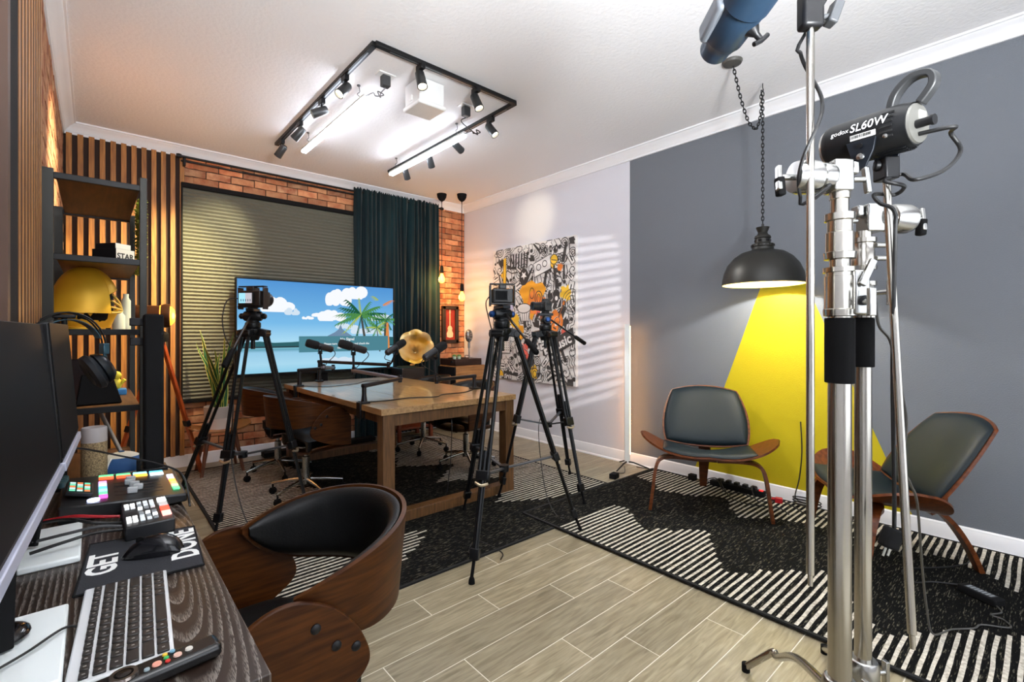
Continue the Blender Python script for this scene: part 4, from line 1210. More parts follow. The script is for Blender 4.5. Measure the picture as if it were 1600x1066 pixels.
# ------------------------------------------------------------------ video tripods
tp_m = M('tripod_black', '0f1114', 0.36, 0.25, spec=.4)
tp_blue = M('tripod_blue_anodised', '1d3f74', 0.3, 0.6)
lock_m = M('lock_silver', 'b9ab90', 0.3, .8)
def tripod(label, top, feet, zb, zs, handle, accent, scale=1.0):
    """top (x,y): bowl centre; zb bowl height; zs spreader height; handle end point"""
    t = thing('video_tripod', label, 'tripod', (top[0], top[1], 0))
    T = Vector((top[0], top[1], zb))
    hubs = []
    cx = sum(f[0] for f in feet) / 3; cy = sum(f[1] for f in feet) / 3
    hub = Vector((.5 * top[0] + .5 * cx, .5 * top[1] + .5 * cy, zs - .06))
    MB().lathe([(0, zb - .06), (.035, zb - .06), (.05, zb - .02), (.062, zb), (.062, zb + .018), (.045, zb + .022), (0, zb + .022)], (top[0], top[1], 0), (0, 0, 1), 20).cyl((top[0], top[1], zb - .12), (top[0], top[1], zb - .06), .014).build('bowl', tp_m, t, local=False)
    for f in feet:
        F_ = Vector((f[0], f[1], .0))
        rad = Vector((f[0] - top[0], f[1] - top[1], 0)).normalized()
        tan = Vector((-rad.y, rad.x, 0))
        sh_ = T + rad * .085 - Vector((0, 0, .015))
        k = (sh_.z - zs) / sh_.z
        mid = sh_.lerp(F_, k)
        low = sh_.lerp(F_, .90)
        lg = MB()
        for s in (-1, 1):
            lg.tube([sh_ + tan * .026 * s, mid + tan * .024 * s], .0115, 8)
        lo = mid.lerp(F_, -.25)
        lg.build('upper_leg', tp_m, t, local=False)
        sd = MB().beam(T + rad * .03, sh_ + rad * .018, .075, .05).tube([sh_ + tan * -.04, sh_ + tan * .04], .022, 12).build('leg_shoulder', tp_m, t, local=False, bevel=.004)
        l2 = MB()
        l2.tube([lo, low], .0115, 8)
        for s in (-1, 1):
            l2.tube([mid + tan * .014 * s, mid.lerp(F_, .8) + tan * .011 * s], .006, 6)
        l2.build('lower_leg', tp_m, t, local=False)
        lk = MB().beam(mid - (F_ - mid) * .05, mid + (F_ - mid) * .05, .075, .038, up=rad).build('leg_lock', tp_m, t, local=False, bevel=.005)
        MB().tube([mid + tan * .036 + rad * .02 + Vector((0, 0, -.035)), mid + rad * .034 + Vector((0, 0, -.045)), mid - tan * .036 + rad * .02 + Vector((0, 0, -.035))], .008, 8, sm=4).build('flip_lever', lock_m, lk, local=False)
        MB().beam(low - (F_ - low).normalized() * .03, low + (F_ - low).normalized() * .025, .05, .032, up=rad).build('lower_clamp', tp_m, t, local=False, bevel=.004)
        MB().tube([low, F_ + Vector((0, 0, .03)), F_ + Vector((0, 0, .012))], [.009, .009, .014], 10).lathe([(0, 0), (.017, 0), (.015, .02), (.010, .035), (0, .035)], F_, (0, 0, 1), 12).build('foot', rubber, t, local=False)
        MB().beam(hub, mid, .022, .012).build('spreader_arm', M('spreader_metal', '55585c', .35, .6), t, local=False, bevel=.002)
    MB().lathe([(0, -.02), (.03, -.02), (.03, .02), (0, .02)], hub, (0, 0, 1), 14).build('spreader_hub', tp_m, t, local=False)
    # fluid head
    hx, hy, hz = top[0], top[1], zb + .022
    H = Vector(handle); hdv = Vector((H.x - hx, H.y - hy, 0)).normalized(); hs = Vector((-hdv.y, hdv.x, 0))
    hdm = MB().lathe([(0, 0), (.045, 0), (.05, .01), (.05, .04), (.04, .045), (.04, .055), (0, .055)], (hx, hy, hz), (0, 0, 1), 20)
    hdm.beam(Vector((hx, hy, hz + .05)), Vector((hx, hy, hz + .115)), .06, .05, up=hdv)
    hdm.build('fluid_head', tp_m, t, local=False, bevel=.004)
    c = Vector((hx, hy, hz + .085))
    kn = MB().lathe([(0, -.058), (.028, -.058), (.034, -.05), (.034, .05), (.028, .058), (0, .058)], c, hs, 20)
    kn.build('drag_drum', tp_m, t, local=False)
    MB().lathe([(0, 0), (.016, 0), (.02, .008), (.02, .022), (.012, .03), (0, .03)], c + hs * .058, hs, 12).build('drag_knob', accent, t, local=False)
    MB().lathe([(0, 0), (.016, 0), (.02, .008), (.02, .022), (.012, .03), (0, .03)], c - hs * .058, -hs, 12).build('drag_knob', accent, t, local=False)
    MB().beam(Vector((hx, hy, hz + .128)) - hdv * .06, Vector((hx, hy, hz + .128)) + hdv * .06, .052, .022).build('quick_plate', tp_m, t, local=False, bevel=.003)
    st_ = c + hdv * .045
    ph = MB().tube([st_, H.lerp(st_, .30)], .0075, 8)
    pho = ph.build('pan_handle', tp_m, t, local=False)
    MB().tube([H.lerp(st_, .32), H.lerp(st_, .28), H.lerp(st_, .02), H], [.010, .0165, .0165, .012], 12).build('handle_grip', rubber, pho, local=False)
    return t, hz + .139, hdv
def cam_body(label, base, fwd, w, h, d, lens_r, lens_l, cage, screen):
    """base: point on the plate; fwd: lens direction"""
    f = Vector(fwd); f.z = 0; f.normalize(); s = Vector((-f.y, f.x, 0)); up = Vector((0, 0, 1))
    b = Vector(base)
    t = thing('video_camera', label, 'camera', b)
    R3 = Matrix((s, f, up)).transposed()
    c = b + up * (.016 + h / 2)
    MB().box(c, (w, d, h), R3).box(c + up * (h / 2 + .012) + s * .0, (w * .34, d * .8, .026), R3).box(c + s * (-w * .42) + f * .015, (w * .16, d * 1.25, h * .9), R3).box(b + up * .009, (.05, .05, .018), R3).build('body', M('camera_black', '131315', .5), t, local=False, bevel=.005)
    l = MB().lathe([(0, 0), (lens_r * .85, 0), (lens_r * .85, lens_l * .2), (lens_r, lens_l * .25), (lens_r, lens_l * .8), (lens_r * 1.08, lens_l * .85), (lens_r * 1.08, lens_l), (lens_r * .9, lens_l), (lens_r * .85, lens_l * .9), (0, lens_l * .85)], c + f * d / 2, f, 22).build('lens', M('lens_black', '1a1a1c', .3), t, local=False, smooth=35)
    MB().lathe([(0, .0), (lens_r * .85, 0), (0, lens_l * .06)], c + f * (d / 2 + lens_l * .86), f, 18).build('front_glass', M('lens_glass', '20242c', .05), l, local=False)
    if screen:
        sc = MB().box(c - f * (d / 2 + .007) + s * w * .10, (w * .68, .010, h * .78), R3).build('flip_screen', black_plastic, t, local=False, bevel=.002)
        p0 = c - f * (d / 2 + .0125) + s * w * .10
        q = MB()
        hw, hh = w * .30, h * .33
        # small live picture: light blue left half, grey wall right half
        q.mat(0).add([p0 + s * hw - up * hh, p0 + s * 0.0 - up * hh, p0 + s * 0 + up * hh, p0 + s * hw + up * hh], [(0, 1, 2, 3)])
        q.mat(1).add([p0 - up * hh, p0 - s * hw - up * hh, p0 - s * hw + up * hh, p0 + up * hh], [(0, 1, 2, 3)])
        for i in range(5):
            a = p0 + s * (hw * (.7 - .35 * i)) - up * hh * .5 - f * .0006
            q.mat(2).add([a - up * .006, a - s * .006 - up * .006, a - s * .006 + up * .01, a + up * .01], [(0, 1, 2, 3)])
        if screen == 2:
            q = MB(); q.add([p0 + s * hw - up * hh, p0 - s * hw - up * hh, p0 - s * hw + up * hh, p0 + s * hw + up * hh], [(0, 1, 2, 3)])
            q.build('screen_glass', M('dark_screen', '0a0b0d', .6, spec=.08), sc, local=False, smooth=0)
        else:
            q.build('live_picture', [emis('live_blue', '8fc6d8', .9), emis('live_grey', 'a9a6ad', .9), emis('live_dark', '35414c', .9)], sc, local=False, smooth=0)
    if cage:
        g = MB()
        for sx_ in (-1, 1):
            g.box(c + s * sx_ * (w / 2 + .012), (.008, .05, h + .045), R3)
        g.box(c + up * (h / 2 + .030), (w + .03, .04, .008), R3).box(c - up * (h / 2 + .006), (w + .03, .06, .009), R3)
        g.build('cage', black_metal, t, local=False, bevel=.002)
    return t, c, f, s
# tripod near the plant (left), middle tripod, and the one by the canvas
tL, zL, dL = tripod('black video tripod standing left of the table in front of the plant', (.83, 3.66), [(.56, 3.40), (.45, 4.28), (1.13, 3.42)], 1.285, .50, (.585, 3.28, 1.075), tp_m)
_, cL, fL, sL = cam_body('camera with a lit flip screen on the tripod in front of the television', (.83, 3.66, zL), (.72, .60, 0), .165, .105, .085, .046, .11, True, 1)
tM, zM, dM = tripod('black video tripod standing on the floor and rug at the near end of the table', (1.89, 2.24), [(1.447, 1.955), (2.337, 1.998), (2.0, 2.79)], 1.285, .50, (1.82, 1.86, 1.165), tp_blue)
_, cM, fM, sM = cam_body('camera with a dark flip screen on the middle tripod', (1.89, 2.24, zM), (.50, .86, 0), .125, .085, .07, .035, .08, True, 2)
tR, zR, dR = tripod('slimmer black video tripod standing nearest the doodle canvas', (2.735, 2.70), [(3.208, 2.86), (2.715, 2.28), (2.36, 2.83)], 1.275, .60, (3.03, 2.53, 1.185), tp_blue)
_, cR, fR, sR = cam_body('small camera pointing left on the tripod by the doodle canvas', (2.735, 2.70, zR), (-.95, .30, 0), .11, .075, .06, .034, .09, False, 0)
def cable(name, label, pts, r=.004, mat=None, n=6, cat='cable', sm=8):
    return MB().tube(pts, r, n, sm=sm).build(name, mat or cable_black, smooth=60, label=label, cat=cat)
p = cL + sL * .10
cable('camera_cable', 'thin black cable looping from the left camera down beside its tripod', [p, p + Vector((-.07, .02, -.01)), p + Vector((-.10, .03, -.12)), p + Vector((-.09, .02, -.25)), (.71, 3.64, 1.10), (.69, 3.56, .8), (.67, 3.5, .45), (.72, 3.35, .10), (.80, 3.2, .014), (.95, 3.12, .013)])
p = cM + sM * .075
cable('camera_cable', 'thin black cable hanging from the middle camera to the rug', [p, p + Vector((-.04, -.01, -.05)), p + Vector((-.02, -.02, -.16)), (1.84, 2.23, 1.15), (1.80, 2.20, .85), (1.69, 2.16, .5), (1.60, 2.12, .12), (1.62, 2.22, .013), (1.75, 2.32, .012), (1.78, 2.12, .003), (1.72, 2.05, .003)], .0035)
cable('camera_cable', 'thin black cable hanging straight down between the two right tripods', [(2.60, 2.62, .62), (2.52, 2.56, .55), (2.50, 2.52, .35), (2.44, 2.40, .12), (2.40, 2.27, .022), (2.39, 2.18, .021)], .0035)

# ------------------------------------------------------------------ boom microphones on the table
foam = M('mic_foam', '101012', .95, 0, None, bump=.8, bscale=250)
mic_g = M('mic_grey', '2b2c30', .42, .3)
arm_m = M('arm_black', '1c1c20', .35, .4)
arm_g = M('arm_grey', '74747e', .35, .6)
def boom(label, clamp, pts, mic, mdir, base_z=.78):
    """clamp at a table edge, arm joints pts, microphone centre and pointing direction"""
    t = thing('boom_microphone', label, 'microphone', (clamp[0], clamp[1], base_z), 0)
    c = Vector((clamp[0], clamp[1], 0)); a0 = Vector(pts[0])
    MB().box((c.x, c.y, base_z + .008), (.06, .075, .016)).box((c.x + clamp[2] * .036, c.y + clamp[3] * .036, base_z - .045), (.02 if clamp[2] else .06, .06 if clamp[2] else .02, .115)).cyl((c.x, c.y, base_z - .12), (c.x, c.y, base_z - .045), .006).build('clamp', arm_m, t, local=False, bevel=.003)
    MB().lathe([(0, base_z + .016), (.022, base_z + .016), (.016, base_z + .06), (.016, a0.z), (0, a0.z)], (c.x, c.y, 0), (0, 0, 1), 16).build('post', arm_m, t, local=False)
    for i in range(len(pts) - 1):
        p, q = Vector(pts[i]), Vector(pts[i + 1])
        d = (q - p).normalized()
        sg = MB().beam(p - d * .018, q + d * .018, .036, .030).build('arm_segment', arm_g if i and i % 2 else arm_m, t, local=False, bevel=.010, seg=3)
        MB().lathe([(0, -.03), (.016, -.03), (.016, .03), (0, .03)], q, (0, 0, 1), 14).build('joint', arm_m, sg, local=False)
    e = Vector(pts[-1]); m = Vector(mic); d = Vector(mdir).normalized()
    MB().tube([e, (m.x * .5 + e.x * .5 + .0, m.y * .5 + e.y * .5, e.z + .03), m - Vector((0, 0, .055))], .010, 10, sm=4).box(m - Vector((0, 0, .055)), (.03, .03, .03)).build('stalk', arm_m, t, local=False)
    side = d.cross(Vector((0, 0, 1))).normalized()
    MB().tube([m - Vector((0, 0, .06)), m - Vector((0, 0, .05)) + side * .042, m + side * .042], .006, 8, sm=4).tube([m - Vector((0, 0, .06)), m - Vector((0, 0, .05)) - side * .042, m - side * .042], .006, 8, sm=4).build('yoke', arm_m, t, local=False)
    MB().lathe([(0, -.115), (.022, -.115), (.030, -.105), (.030, .02), (0, .02)], m, d, 20).build('mic_body', mic_g, t, local=False)
    MB().lathe([(0, .018), (.034, .018), (.037, .03), (.037, .105), (.030, .122), (0, .126)], m, d, 20).build('foam_windscreen', foam, t, local=False)
    tail = m - d * .115
    MB().tube([tail, tail - d * .02 + Vector((0, 0, -.04)), e + Vector((.03, .0, .03)), e + Vector((.01, 0, -.01))], .0035, 6, sm=6).build('mic_cable', cable_black, t, local=False)
    return t
boom('boom microphone at the far left of the table, first from the left', (1.43, 4.60, -1, 0), [(1.43, 4.60, .93), (1.78, 4.70, .93), (1.56, 4.36, .965)], (1.53, 4.35, 1.155), (-1, .12, .30))
boom('boom microphone second from the left, clamped to the near left table edge', (1.43, 3.20, -1, 0), [(1.43, 3.20, .905), (1.87, 3.50, .905), (1.665, 3.93, .955)], (1.66, 3.93, 1.155), (-1, .10, .32))
boom('boom microphone third from the left, in front of the gramophone horn', (1.72, 4.91, 0, 1), [(1.72, 4.91, .985), (2.15, 4.26, .965)], (2.16, 4.14, 1.135), (1, .20, .50))
boom('boom microphone on the right, in front of the corner cabinet', (2.53, 3.38, 1, 0), [(2.53, 3.38, .895), (2.09, 3.30, .895)], (2.075, 3.31, 1.125), (1, .10, .52))
cable('table_cable', 'black cable lying across the near end of the wooden table', [(1.46, 3.22, .784), (1.62, 3.20, .784), (1.80, 3.22, .784), (1.98, 3.14, .784), (2.10, 3.22, .784), (2.30, 3.22, .784), (2.50, 3.34, .784)], .004)
cable('table_cable', 'thin black cable lying along the far part of the wooden table', [(1.46, 4.58, .784), (1.60, 4.40, .784), (1.9, 4.45, .784), (2.1, 4.62, .784), (2.4, 4.5, .784)], .003)
cable('floor_cable', 'black cable dropping from the table apron to the rug below', [(1.98, 2.925, .69), (1.985, 2.93, .5), (1.98, 2.95, .25), (1.95, 3.0, .018), (1.80, 3.1, .013), (1.7, 3.3, .013)], .0035)
cable('floor_cable', 'loose black cable coil lying on the rug under the table', [(1.62 + .13 * math.cos(k * .7) * (1 - .02 * k), 2.98 + .05 * math.sin(k * .7) + .004 * k, .0135 + .0004 * k) for k in range(26)], .0035, sm=4)

# ------------------------------------------------------------------ floor LED stick
ls = thing('led_floor_light', 'slim white LED light column on a small black tripod base at the grey wall', 'floor lamp', (3.80, 2.665, 0))
lx, ly = 3.80, 2.665
MB().lathe([(0, .045), (.016, .045), (.016, .06), (.0, .06)], (lx, ly, 0), (0, 0, 1), 16).box((lx, ly, .71), (.050, .028, 1.30), (0, 0, -.84)).build('column', M('led_column', 'e4e6e4', .35), ls, local=False, bevel=.004)
ld = Vector((.97, -.25, 0)).normalized()
MB().beam(Vector((lx, ly, .12)) + ld * .032, Vector((lx, ly, 1.34)) + ld * .032, .014, .006, up=ld).build('light_strip', M('led_strip_amber', 'ffd9a8', .4, emit='ffb466', es=14), ls, local=False)
for dx, dy in ((-.19, -.02), (.10, -.17), (.09, .15)):
    MB().tube([(lx, ly, .055), (lx + dx * .3, ly + dy * .3, .05), (lx + dx, ly + dy, .006)], [.008, .007, .006], 8).build('foot', black_metal, ls, local=False)
ab = thing('power_adapter', 'small black power adapter on the wood floor by the LED column', 'adapter', (3.43, 2.53, 0))
MB().box((3.43, 2.54, .0225), (.085, .06, .045), (0, 0, .2)).build('body', matte_black, ab, local=False, bevel=.006)
MB().tube([(3.47, 2.55, .02), (3.55, 2.60, .008), (3.62, 2.57, .006), (3.78, 2.68, .01)], .003, 6, sm=6).build('cord', cable_black, ab, local=False)

# ------------------------------------------------------------------ chrome grip stands, right foreground
Fv = Vector((.6607, .7507, 0)); Rv = Vector((.7507, -.6607, 0)); Uz = Vector((0, 0, 1))
polished = M('polished_casting', 'b0b0ad', .24, 1.0)
steel = M('satin_steel', 'b5b1a8', .22, 1.0)
def t_handle(mb, c, d, up):
    """T-shaped locking handle"""
    c = Vector(c); d = Vector(d).normalized(); up = Vector(up).normalized()
    mb.cyl(c, c + d * .035, .007, n=10)
    mb.beam(c + d * .035 - up * .034, c + d * .035 + up * .03, .016, .012, up=d)
    return mb
def grip_head(t, c, sgn, ext):
    """knuckle head on top of a column: block, drum, disc, handles"""
    c = Vector(c)
    MB().box(c + Rv * sgn * -.004, (.046, .05, .075), Matrix((Rv, Fv, Uz)).transposed()).box(c + Rv * sgn * .03 + Uz * .02, (.018, .03, .03), Matrix((Rv, Fv, Uz)).transposed()).build('grip_block', polished, t, local=False, bevel=.004)
    MB().lathe([(0, .02), (.030, .02), (.034, .028), (.034, .048), (.030, .052), (.038, .056), (.040, .064), (.040, .10), (.036, .112), (0, .114)], c, -Rv * sgn, 26).build('grip_discs', polished, t, local=False, smooth=35)
    hd = t_handle(MB(), c - Rv * sgn * .112, -Rv * sgn, (.2, .1, 1)).build('lock_handle', polished, t, local=False, bevel=.003)
    MB().beam(c - Rv * sgn * .142 - Uz * .045, c - Rv * sgn * .146 + Uz * .0, .022, .018, up=-Rv).build('handle_sleeve', rubber, hd, local=False, bevel=.004)
    t_handle(MB(), c + Rv * sgn * .03 - Uz * .005, Rv * sgn, (0, .1, 1)).build('lock_handle', polished, t, local=False, bevel=.003)
def stand(label, c, prof, sleeve, head, hub_z, leg_az, foot_r, leg_list, group):
    t = thing('grip_stand', label, 'stand', (c[0], c[1], 0), 0, group)
    MB().lathe(prof, (c[0], c[1], 0), (0, 0, 1), 30).build('riser_column', steel, t, local=False, smooth=35)
    MB().lathe([(0, sleeve[0]), (sleeve[2], sleeve[0]), (sleeve[2], sleeve[1]), (0, sleeve[1])], (c[0], c[1], 0), (0, 0, 1), 26).build('rubber_sleeve', rubber, t, local=False, bevel=.002)
    hu = MB().lathe([(0, hub_z - .09), (.036, hub_z - .09), (.038, hub_z - .03), (.038, hub_z + .03), (.032, hub_z + .045), (0, hub_z + .045)], (c[0], c[1], 0), (0, 0, 1), 24).build('leg_hub', polished, t, local=False, bevel=.003)
    t_handle(MB(), (c[0] + .03, c[1] - .02, hub_z), (.8, -.5, 0), (0, 0, 1)).build('wing_nut', polished, hu, local=False, bevel=.002)
    for (kx, ky, kz), (fx, fy) in leg_list:
        lg = MB().tube([(c[0] + (kx - c[0]) * .06, c[1] + (ky - c[1]) * .06, hub_z - .02), (kx * .55 + c[0] * .45, ky * .55 + c[1] * .45, hub_z * .55 + kz * .45), (kx + (c[0] - kx) * .08, ky + (c[1] - ky) * .08, kz + .012), (kx, ky, kz), (kx + (fx - kx) * .3, ky + (fy - ky) * .3, kz * .75), (fx, fy, .016)], .0125, 14, sm=5).build('leg', steel, t, local=False)
        MB().lathe([(0, 0), (.0145, 0), (.0145, .03), (0, .03)], (fx, fy, 0), (0, 0, 1), 12).build('foot_cap', rubber, lg, local=False)
    return t
G2 = 'chrome grip stands in the right foreground'
C1 = (1.355, .340); C2 = (1.579, .342)
prof1 = [(0, .30), (.0248, .30), (.0248, 1.16), (.0248, 1.318), (.034, 1.32), (.035, 1.335), (.0325, 1.337), (.0325, 1.415), (.030, 1.416), (.030, 1.424), (.036, 1.425), (.036, 1.436), (.0215, 1.438), (.0215, 1.455), (.033, 1.457), (.035, 1.472), (.030, 1.474), (.030, 1.52), (.027, 1.522), (.027, 1.548), (.032, 1.55), (.032, 1.566), (.0195, 1.568), (.0195, 1.60), (.022, 1.602), (.022, 1.622), (0, 1.622)]
s1 = stand('front chrome grip stand, the thicker column in the right foreground', C1, prof1, (1.158, 1.315, .0315), None, .40, 0, 0, [((1.845, .665, .125), (1.85, .765)), ((1.50, -.22, .085), (1.55, -.34)), ((.88, .62, .085), (.78, .66))], G2)
MB().box((C1[0] + Rv.x * .03 - Fv.x * .012, C1[1] + Rv.y * .03 - Fv.y * .012, 1.375), (.035, .05, .105), Matrix((Rv, Fv, Uz)).transposed()).build('clamp_plate', polished, s1, local=False, bevel=.004)
t_handle(MB(), Vector((C1[0], C1[1], 1.352)) - Fv * .03 + Rv * .028, -Fv, (0, 0, 1)).beam(Vector((C1[0], C1[1], 1.39)) - Fv * .045 + Rv * .02, Vector((C1[0], C1[1], 1.45)) - Fv * .04 + Rv * .052, .016, .01, up=-Fv).build('clamp_lever', polished, s1, local=False, bevel=.002)
MB().lathe([(0, 0), (.012, 0), (.012, .006), (0, .008)], Vector((C1[0], C1[1], 1.355)) - Fv * .037 + Rv * .03, -Fv, 16).build('bolt', black_metal, s1, local=False)
grip_head(s1, (C1[0], C1[1], 1.655), 1, .1)
prof2 = [(0, .30), (.0203, .30), (.0203, 1.18), (.0203, 1.318), (.030, 1.32), (.031, 1.333), (.0275, 1.335), (.0275, 1.40), (.0255, 1.402), (.0255, 1.405), (.031, 1.407), (.031, 1.418), (.0155, 1.42), (.0155, 1.448), (.031, 1.45), (.032, 1.46), (.0275, 1.462), (.0275, 1.50), (.0262, 1.502), (.0262, 1.522), (.031, 1.524), (.031, 1.536), (.02, 1.538), (.02, 1.555), (0, 1.555)]
s2 = stand('rear chrome grip stand, the thinner column just right of the front one', C2, prof2, (1.186, 1.318, .0262), None, .345, 0, 0, [((2.08, .55, .085), (2.19, .60)), ((1.47, -.18, .085), (1.45, -.30)), ((1.10, .57, .085), (1.02, .62))], G2)
MB().box((C2[0] - Rv.x * .012 - Fv.x * .02, C2[1] - Rv.y * .012 - Fv.y * .02, 1.365), (.03, .04, .08), Matrix((Rv, Fv, Uz)).transposed()).build('clamp_plate', polished, s2, local=False, bevel=.004)
t_handle(MB(), Vector((C2[0], C2[1], 1.385)) - Fv * .04, -Fv + Rv * .6, (0, 0, 1)).build('clamp_lever', polished, s2, local=False, bevel=.002)
for z_ in (1.515, 1.48):
    MB().cyl(Vector((C2[0], C2[1], z_)) + Rv * .02 - Fv * .02, Vector((C2[0], C2[1], z_)) + Rv * .045 - Fv * .02, .007).build('bolt', polished, s2, local=False)
grip_head(s2, (C2[0] + .012, C2[1] - .01, 1.59), -1, .08)

# arm 1: upright grip arm with the blue spotlight on top
A1 = Vector((C1[0], C1[1], 0)) - Rv * .091 - Fv * .032
arm1 = thing('light_boom', 'upright chrome grip arm clamped to the front stand, under the blue spotlight', 'arm', (A1.x, A1.y, .69))
MB().lathe([(0, .685), (.0055, .685), (.0055, .71), (.0088, .712), (.0088, 2.02), (0, 2.02)], (A1.x, A1.y, 0), (0, 0, 1), 18).build('rod', steel, arm1, local=False)
cl = MB().box((A1.x, A1.y, 2.035), (.05, .035, .085), Matrix((Rv, Fv, Uz)).transposed()).build('top_clamp', black_plastic, arm1, local=False, bevel=.008)
MB().cyl(Vector((A1.x, A1.y, 2.02)) + Rv * .02, Vector((A1.x, A1.y, 2.025)) + Rv * .05, .006).box(Vector((A1.x, A1.y, 2.03)) + Rv * .055, (.022, .03, .055), Matrix((Rv, Fv, Uz)).transposed() @ Euler((0, .35, 0)).to_matrix()).build('clamp_knob', M('knob_grey', '3d3f42', .5), cl, local=False, bevel=.004)
coil = []
for k in range(41):
    z_ = 2.0 - k * .0165; a = -k * .30 + 2.2
    coil.append((A1.x + .024 * math.cos(a), A1.y + .024 * math.sin(a), z_))
coil = [(A1.x + .05, A1.y - .02, 2.08)] + coil[2:26] + [(A1.x + .045, A1.y - .03, 1.63), (A1.x + .03, A1.y, 1.60)]
cable('spotlight_cable', 'black cable winding around the upright chrome arm below the blue spotlight', coil, .0042, sm=3)
bs = thing('blue_spotlight', 'dark blue studio projection spotlight at the top edge of the photo', 'studio light', (1.17, .46, 2.05))
sB = Vector((1.085, .360, 2.105)); sd = Vector((0.600, .785, -.163)).normalized(); sA = sB + sd * .33
sd = -sd                                            # from the front end back into the body
blue_m = M('spot_blue_grey', '2f465e', .38, .3)
MB().lathe([(.031, .002), (.036, 0), (.039, .006), (.041, .03), (.050, .060), (.053, .064), (.056, .15), (.056, .165), (.060, .17), (.060, .36), (0, .36)], sA, sd, 32).build('barrel', blue_m, bs, local=False, smooth=35)
MB().lathe([(.031, .002), (.030, .10)], sA, sd, 24).build('front_tube', matte_black, bs, local=False)
sl_ = sd.cross(Uz).normalized()                      # sideways
if sl_.dot(Rv) > 0: sl_ = -sl_
su_ = sl_.cross(sd); su_ = su_ if su_.z > 0 else -su_
# slotted gobo plate that throws the blind pattern on the wall
gb = MB()
for k in range(-8, 9):
    gb.beam(sA + sd * .012 + su_ * (.00185 * k) - sl_ * .0245, sA + sd * .012 + su_ * (.00185 * k) + sl_ * .0245, .0008, .0009, up=su_)
gb.lathe([(.0305, .0), (.0305, .001), (.0250, .001), (.0250, 0), (.0305, 0)], sA + sd * .0115, sd, 24)
for s in (-1, 1):
    gb.beam(sA + sd * .012 + sl_ * .0228 * s - su_ * .024, sA + sd * .012 + sl_ * .0228 * s + su_ * .024, .014, .0008, up=-sd)
    gb.beam(sA + sd * .012 + su_ * .0225 * s - sl_ * .024, sA + sd * .012 + su_ * .0225 * s + sl_ * .024, .0125, .0008, up=-sd)
gb.build('gobo_slats', black_metal, bs, local=False, smooth=0)
light('gobo_lamp', 'SPOT', sA + sd * .084, 210, (1, .97, .92), aim=sA, spot_size=math.radians(34), spot_blend=.15, shadow_soft_size=.0006)
cov = MB().beam(sA + sd * .05 + sl_ * .052 + su_ * .004, sA + sd * .17 + sl_ * .058 + su_ * .004, .05, .026, up=sl_).build('side_cover', M('spot_cover', '7c828a', .45, .2), bs, local=False, bevel=.011, seg=3)
for o_, kd in ((.13, -su_ * .8 - sl_ * .6), (.20, sl_), (.24, -sl_)):
    kd = kd.normalized()
    kc = sA + sd * o_ + kd * .052
    MB().lathe([(0, 0), (.020, 0), (.008, .018), (.007, .034), (0, .034)], kc, kd, 12).tube([kc + kd * .034 - sd.cross(kd) * .024, kc + kd * .037, kc + kd * .034 + sd.cross(kd) * .024], .006, 8).build('focus_knob', black_plastic, bs, local=False)
yk = sA + sd * .25
MB().tube([yk - sl_ * .062, yk - sl_ * .085 + su_ * .01, Vector((A1.x, A1.y, 2.19)), Vector((A1.x, A1.y, 2.07))], .009, 10, sm=5).build('yoke', black_metal, bs, local=False)

# arm 2 with the studio lamp
B0 = Vector((1.4985, .2765, 1.672)); B1 = Vector((1.428, .214, .545))
arm2 = thing('light_boom', 'leaning chrome grip arm clamped to the rear stand, under the black studio lamp', 'arm', B1)
MB().tube([B0, B0.lerp(B1, .97), B0.lerp(B1, .972), B1], [.0088, .0092, .006, .0055], 16).build('rod', steel, arm2, local=False)
gl = thing('studio_lamp', 'black cylindrical studio LED lamp with white lettering on the leaning arm', 'studio light', B0)
Q0 = Vector((1.516, .398, 1.727)); Q1 = Vector((1.466, .205, 1.782)); qd = (Q1 - Q0).normalized()
# keep the lamp at its true length
Q0 = pQ0 = Vector((1.30 * (.6607), 1.30 * .7507, 0)) + Rv * (1.30 * (1300 - 800) / 743) + Vector((0, 0, 1.28 + (519.5 - 232) / 743 * 1.30))
Q1 = Vector((1.125 * .6607, 1.125 * .7507, 0)) + Rv * (1.125 * (1432 - 800) / 743) + Vector((0, 0, 1.28 + (519.5 - 193) / 743 * 1.125))
qd = (Q1 - Q0).normalized(); QL = (Q1 - Q0).length
lamp_b = M('lamp_black', '0f1012', .42, spec=.35)
RB = .0555
MB().lathe([(0, 0), (.050, 0), (.053, .004), (RB, .016), (RB, QL - .035), (.054, QL - .02), (.050, QL), (0, QL)], Q0, qd, 36).build('lamp_body', lamp_b, gl, local=False, smooth=35)
MB().lathe([(.036, -.008), (.046, -.008), (.050, 0), (.050, .003), (.036, .003)], Q0, qd, 36).build('front_ring', brushed, gl, local=False)
bk = MB().lathe([(0, 0), (.047, 0), (.045, .005), (0, .006)], Q1, qd, 30).build('rear_panel', M('panel_dark', '6e6d68', .35, .3), gl, local=False)
qs = qd.cross(Uz).normalized(); qu = qs.cross(qd)
MB().box(Q1 + qd * .006 + qu * .012 - qs * .008, (.03, .004, .035), Matrix((qs, qd, qu)).transposed()).build('display', M('panel_display', '9a9a94', .3), bk, local=False, smooth=0)
MB().lathe([(0, 0), (.010, 0), (.010, .03), (.012, .03), (.012, .036), (0, .036)], Q1 + qd * .005 + qs * .012 - qu * .006, qd, 16).build('dial', black_plastic, bk, local=False)
hp = [Q1 - qd * .055 + qu * .048, Q1 - qd * .045 + qu * .085, Q1 - qd * .015 + qu * .112, Q1 + qd * .022 + qu * .108, Q1 + qd * .030 + qu * .08, Q1 + qd * .006 + qu * .045]
hmb = MB(); hpp = smooth_path(hp, 6); hv = []
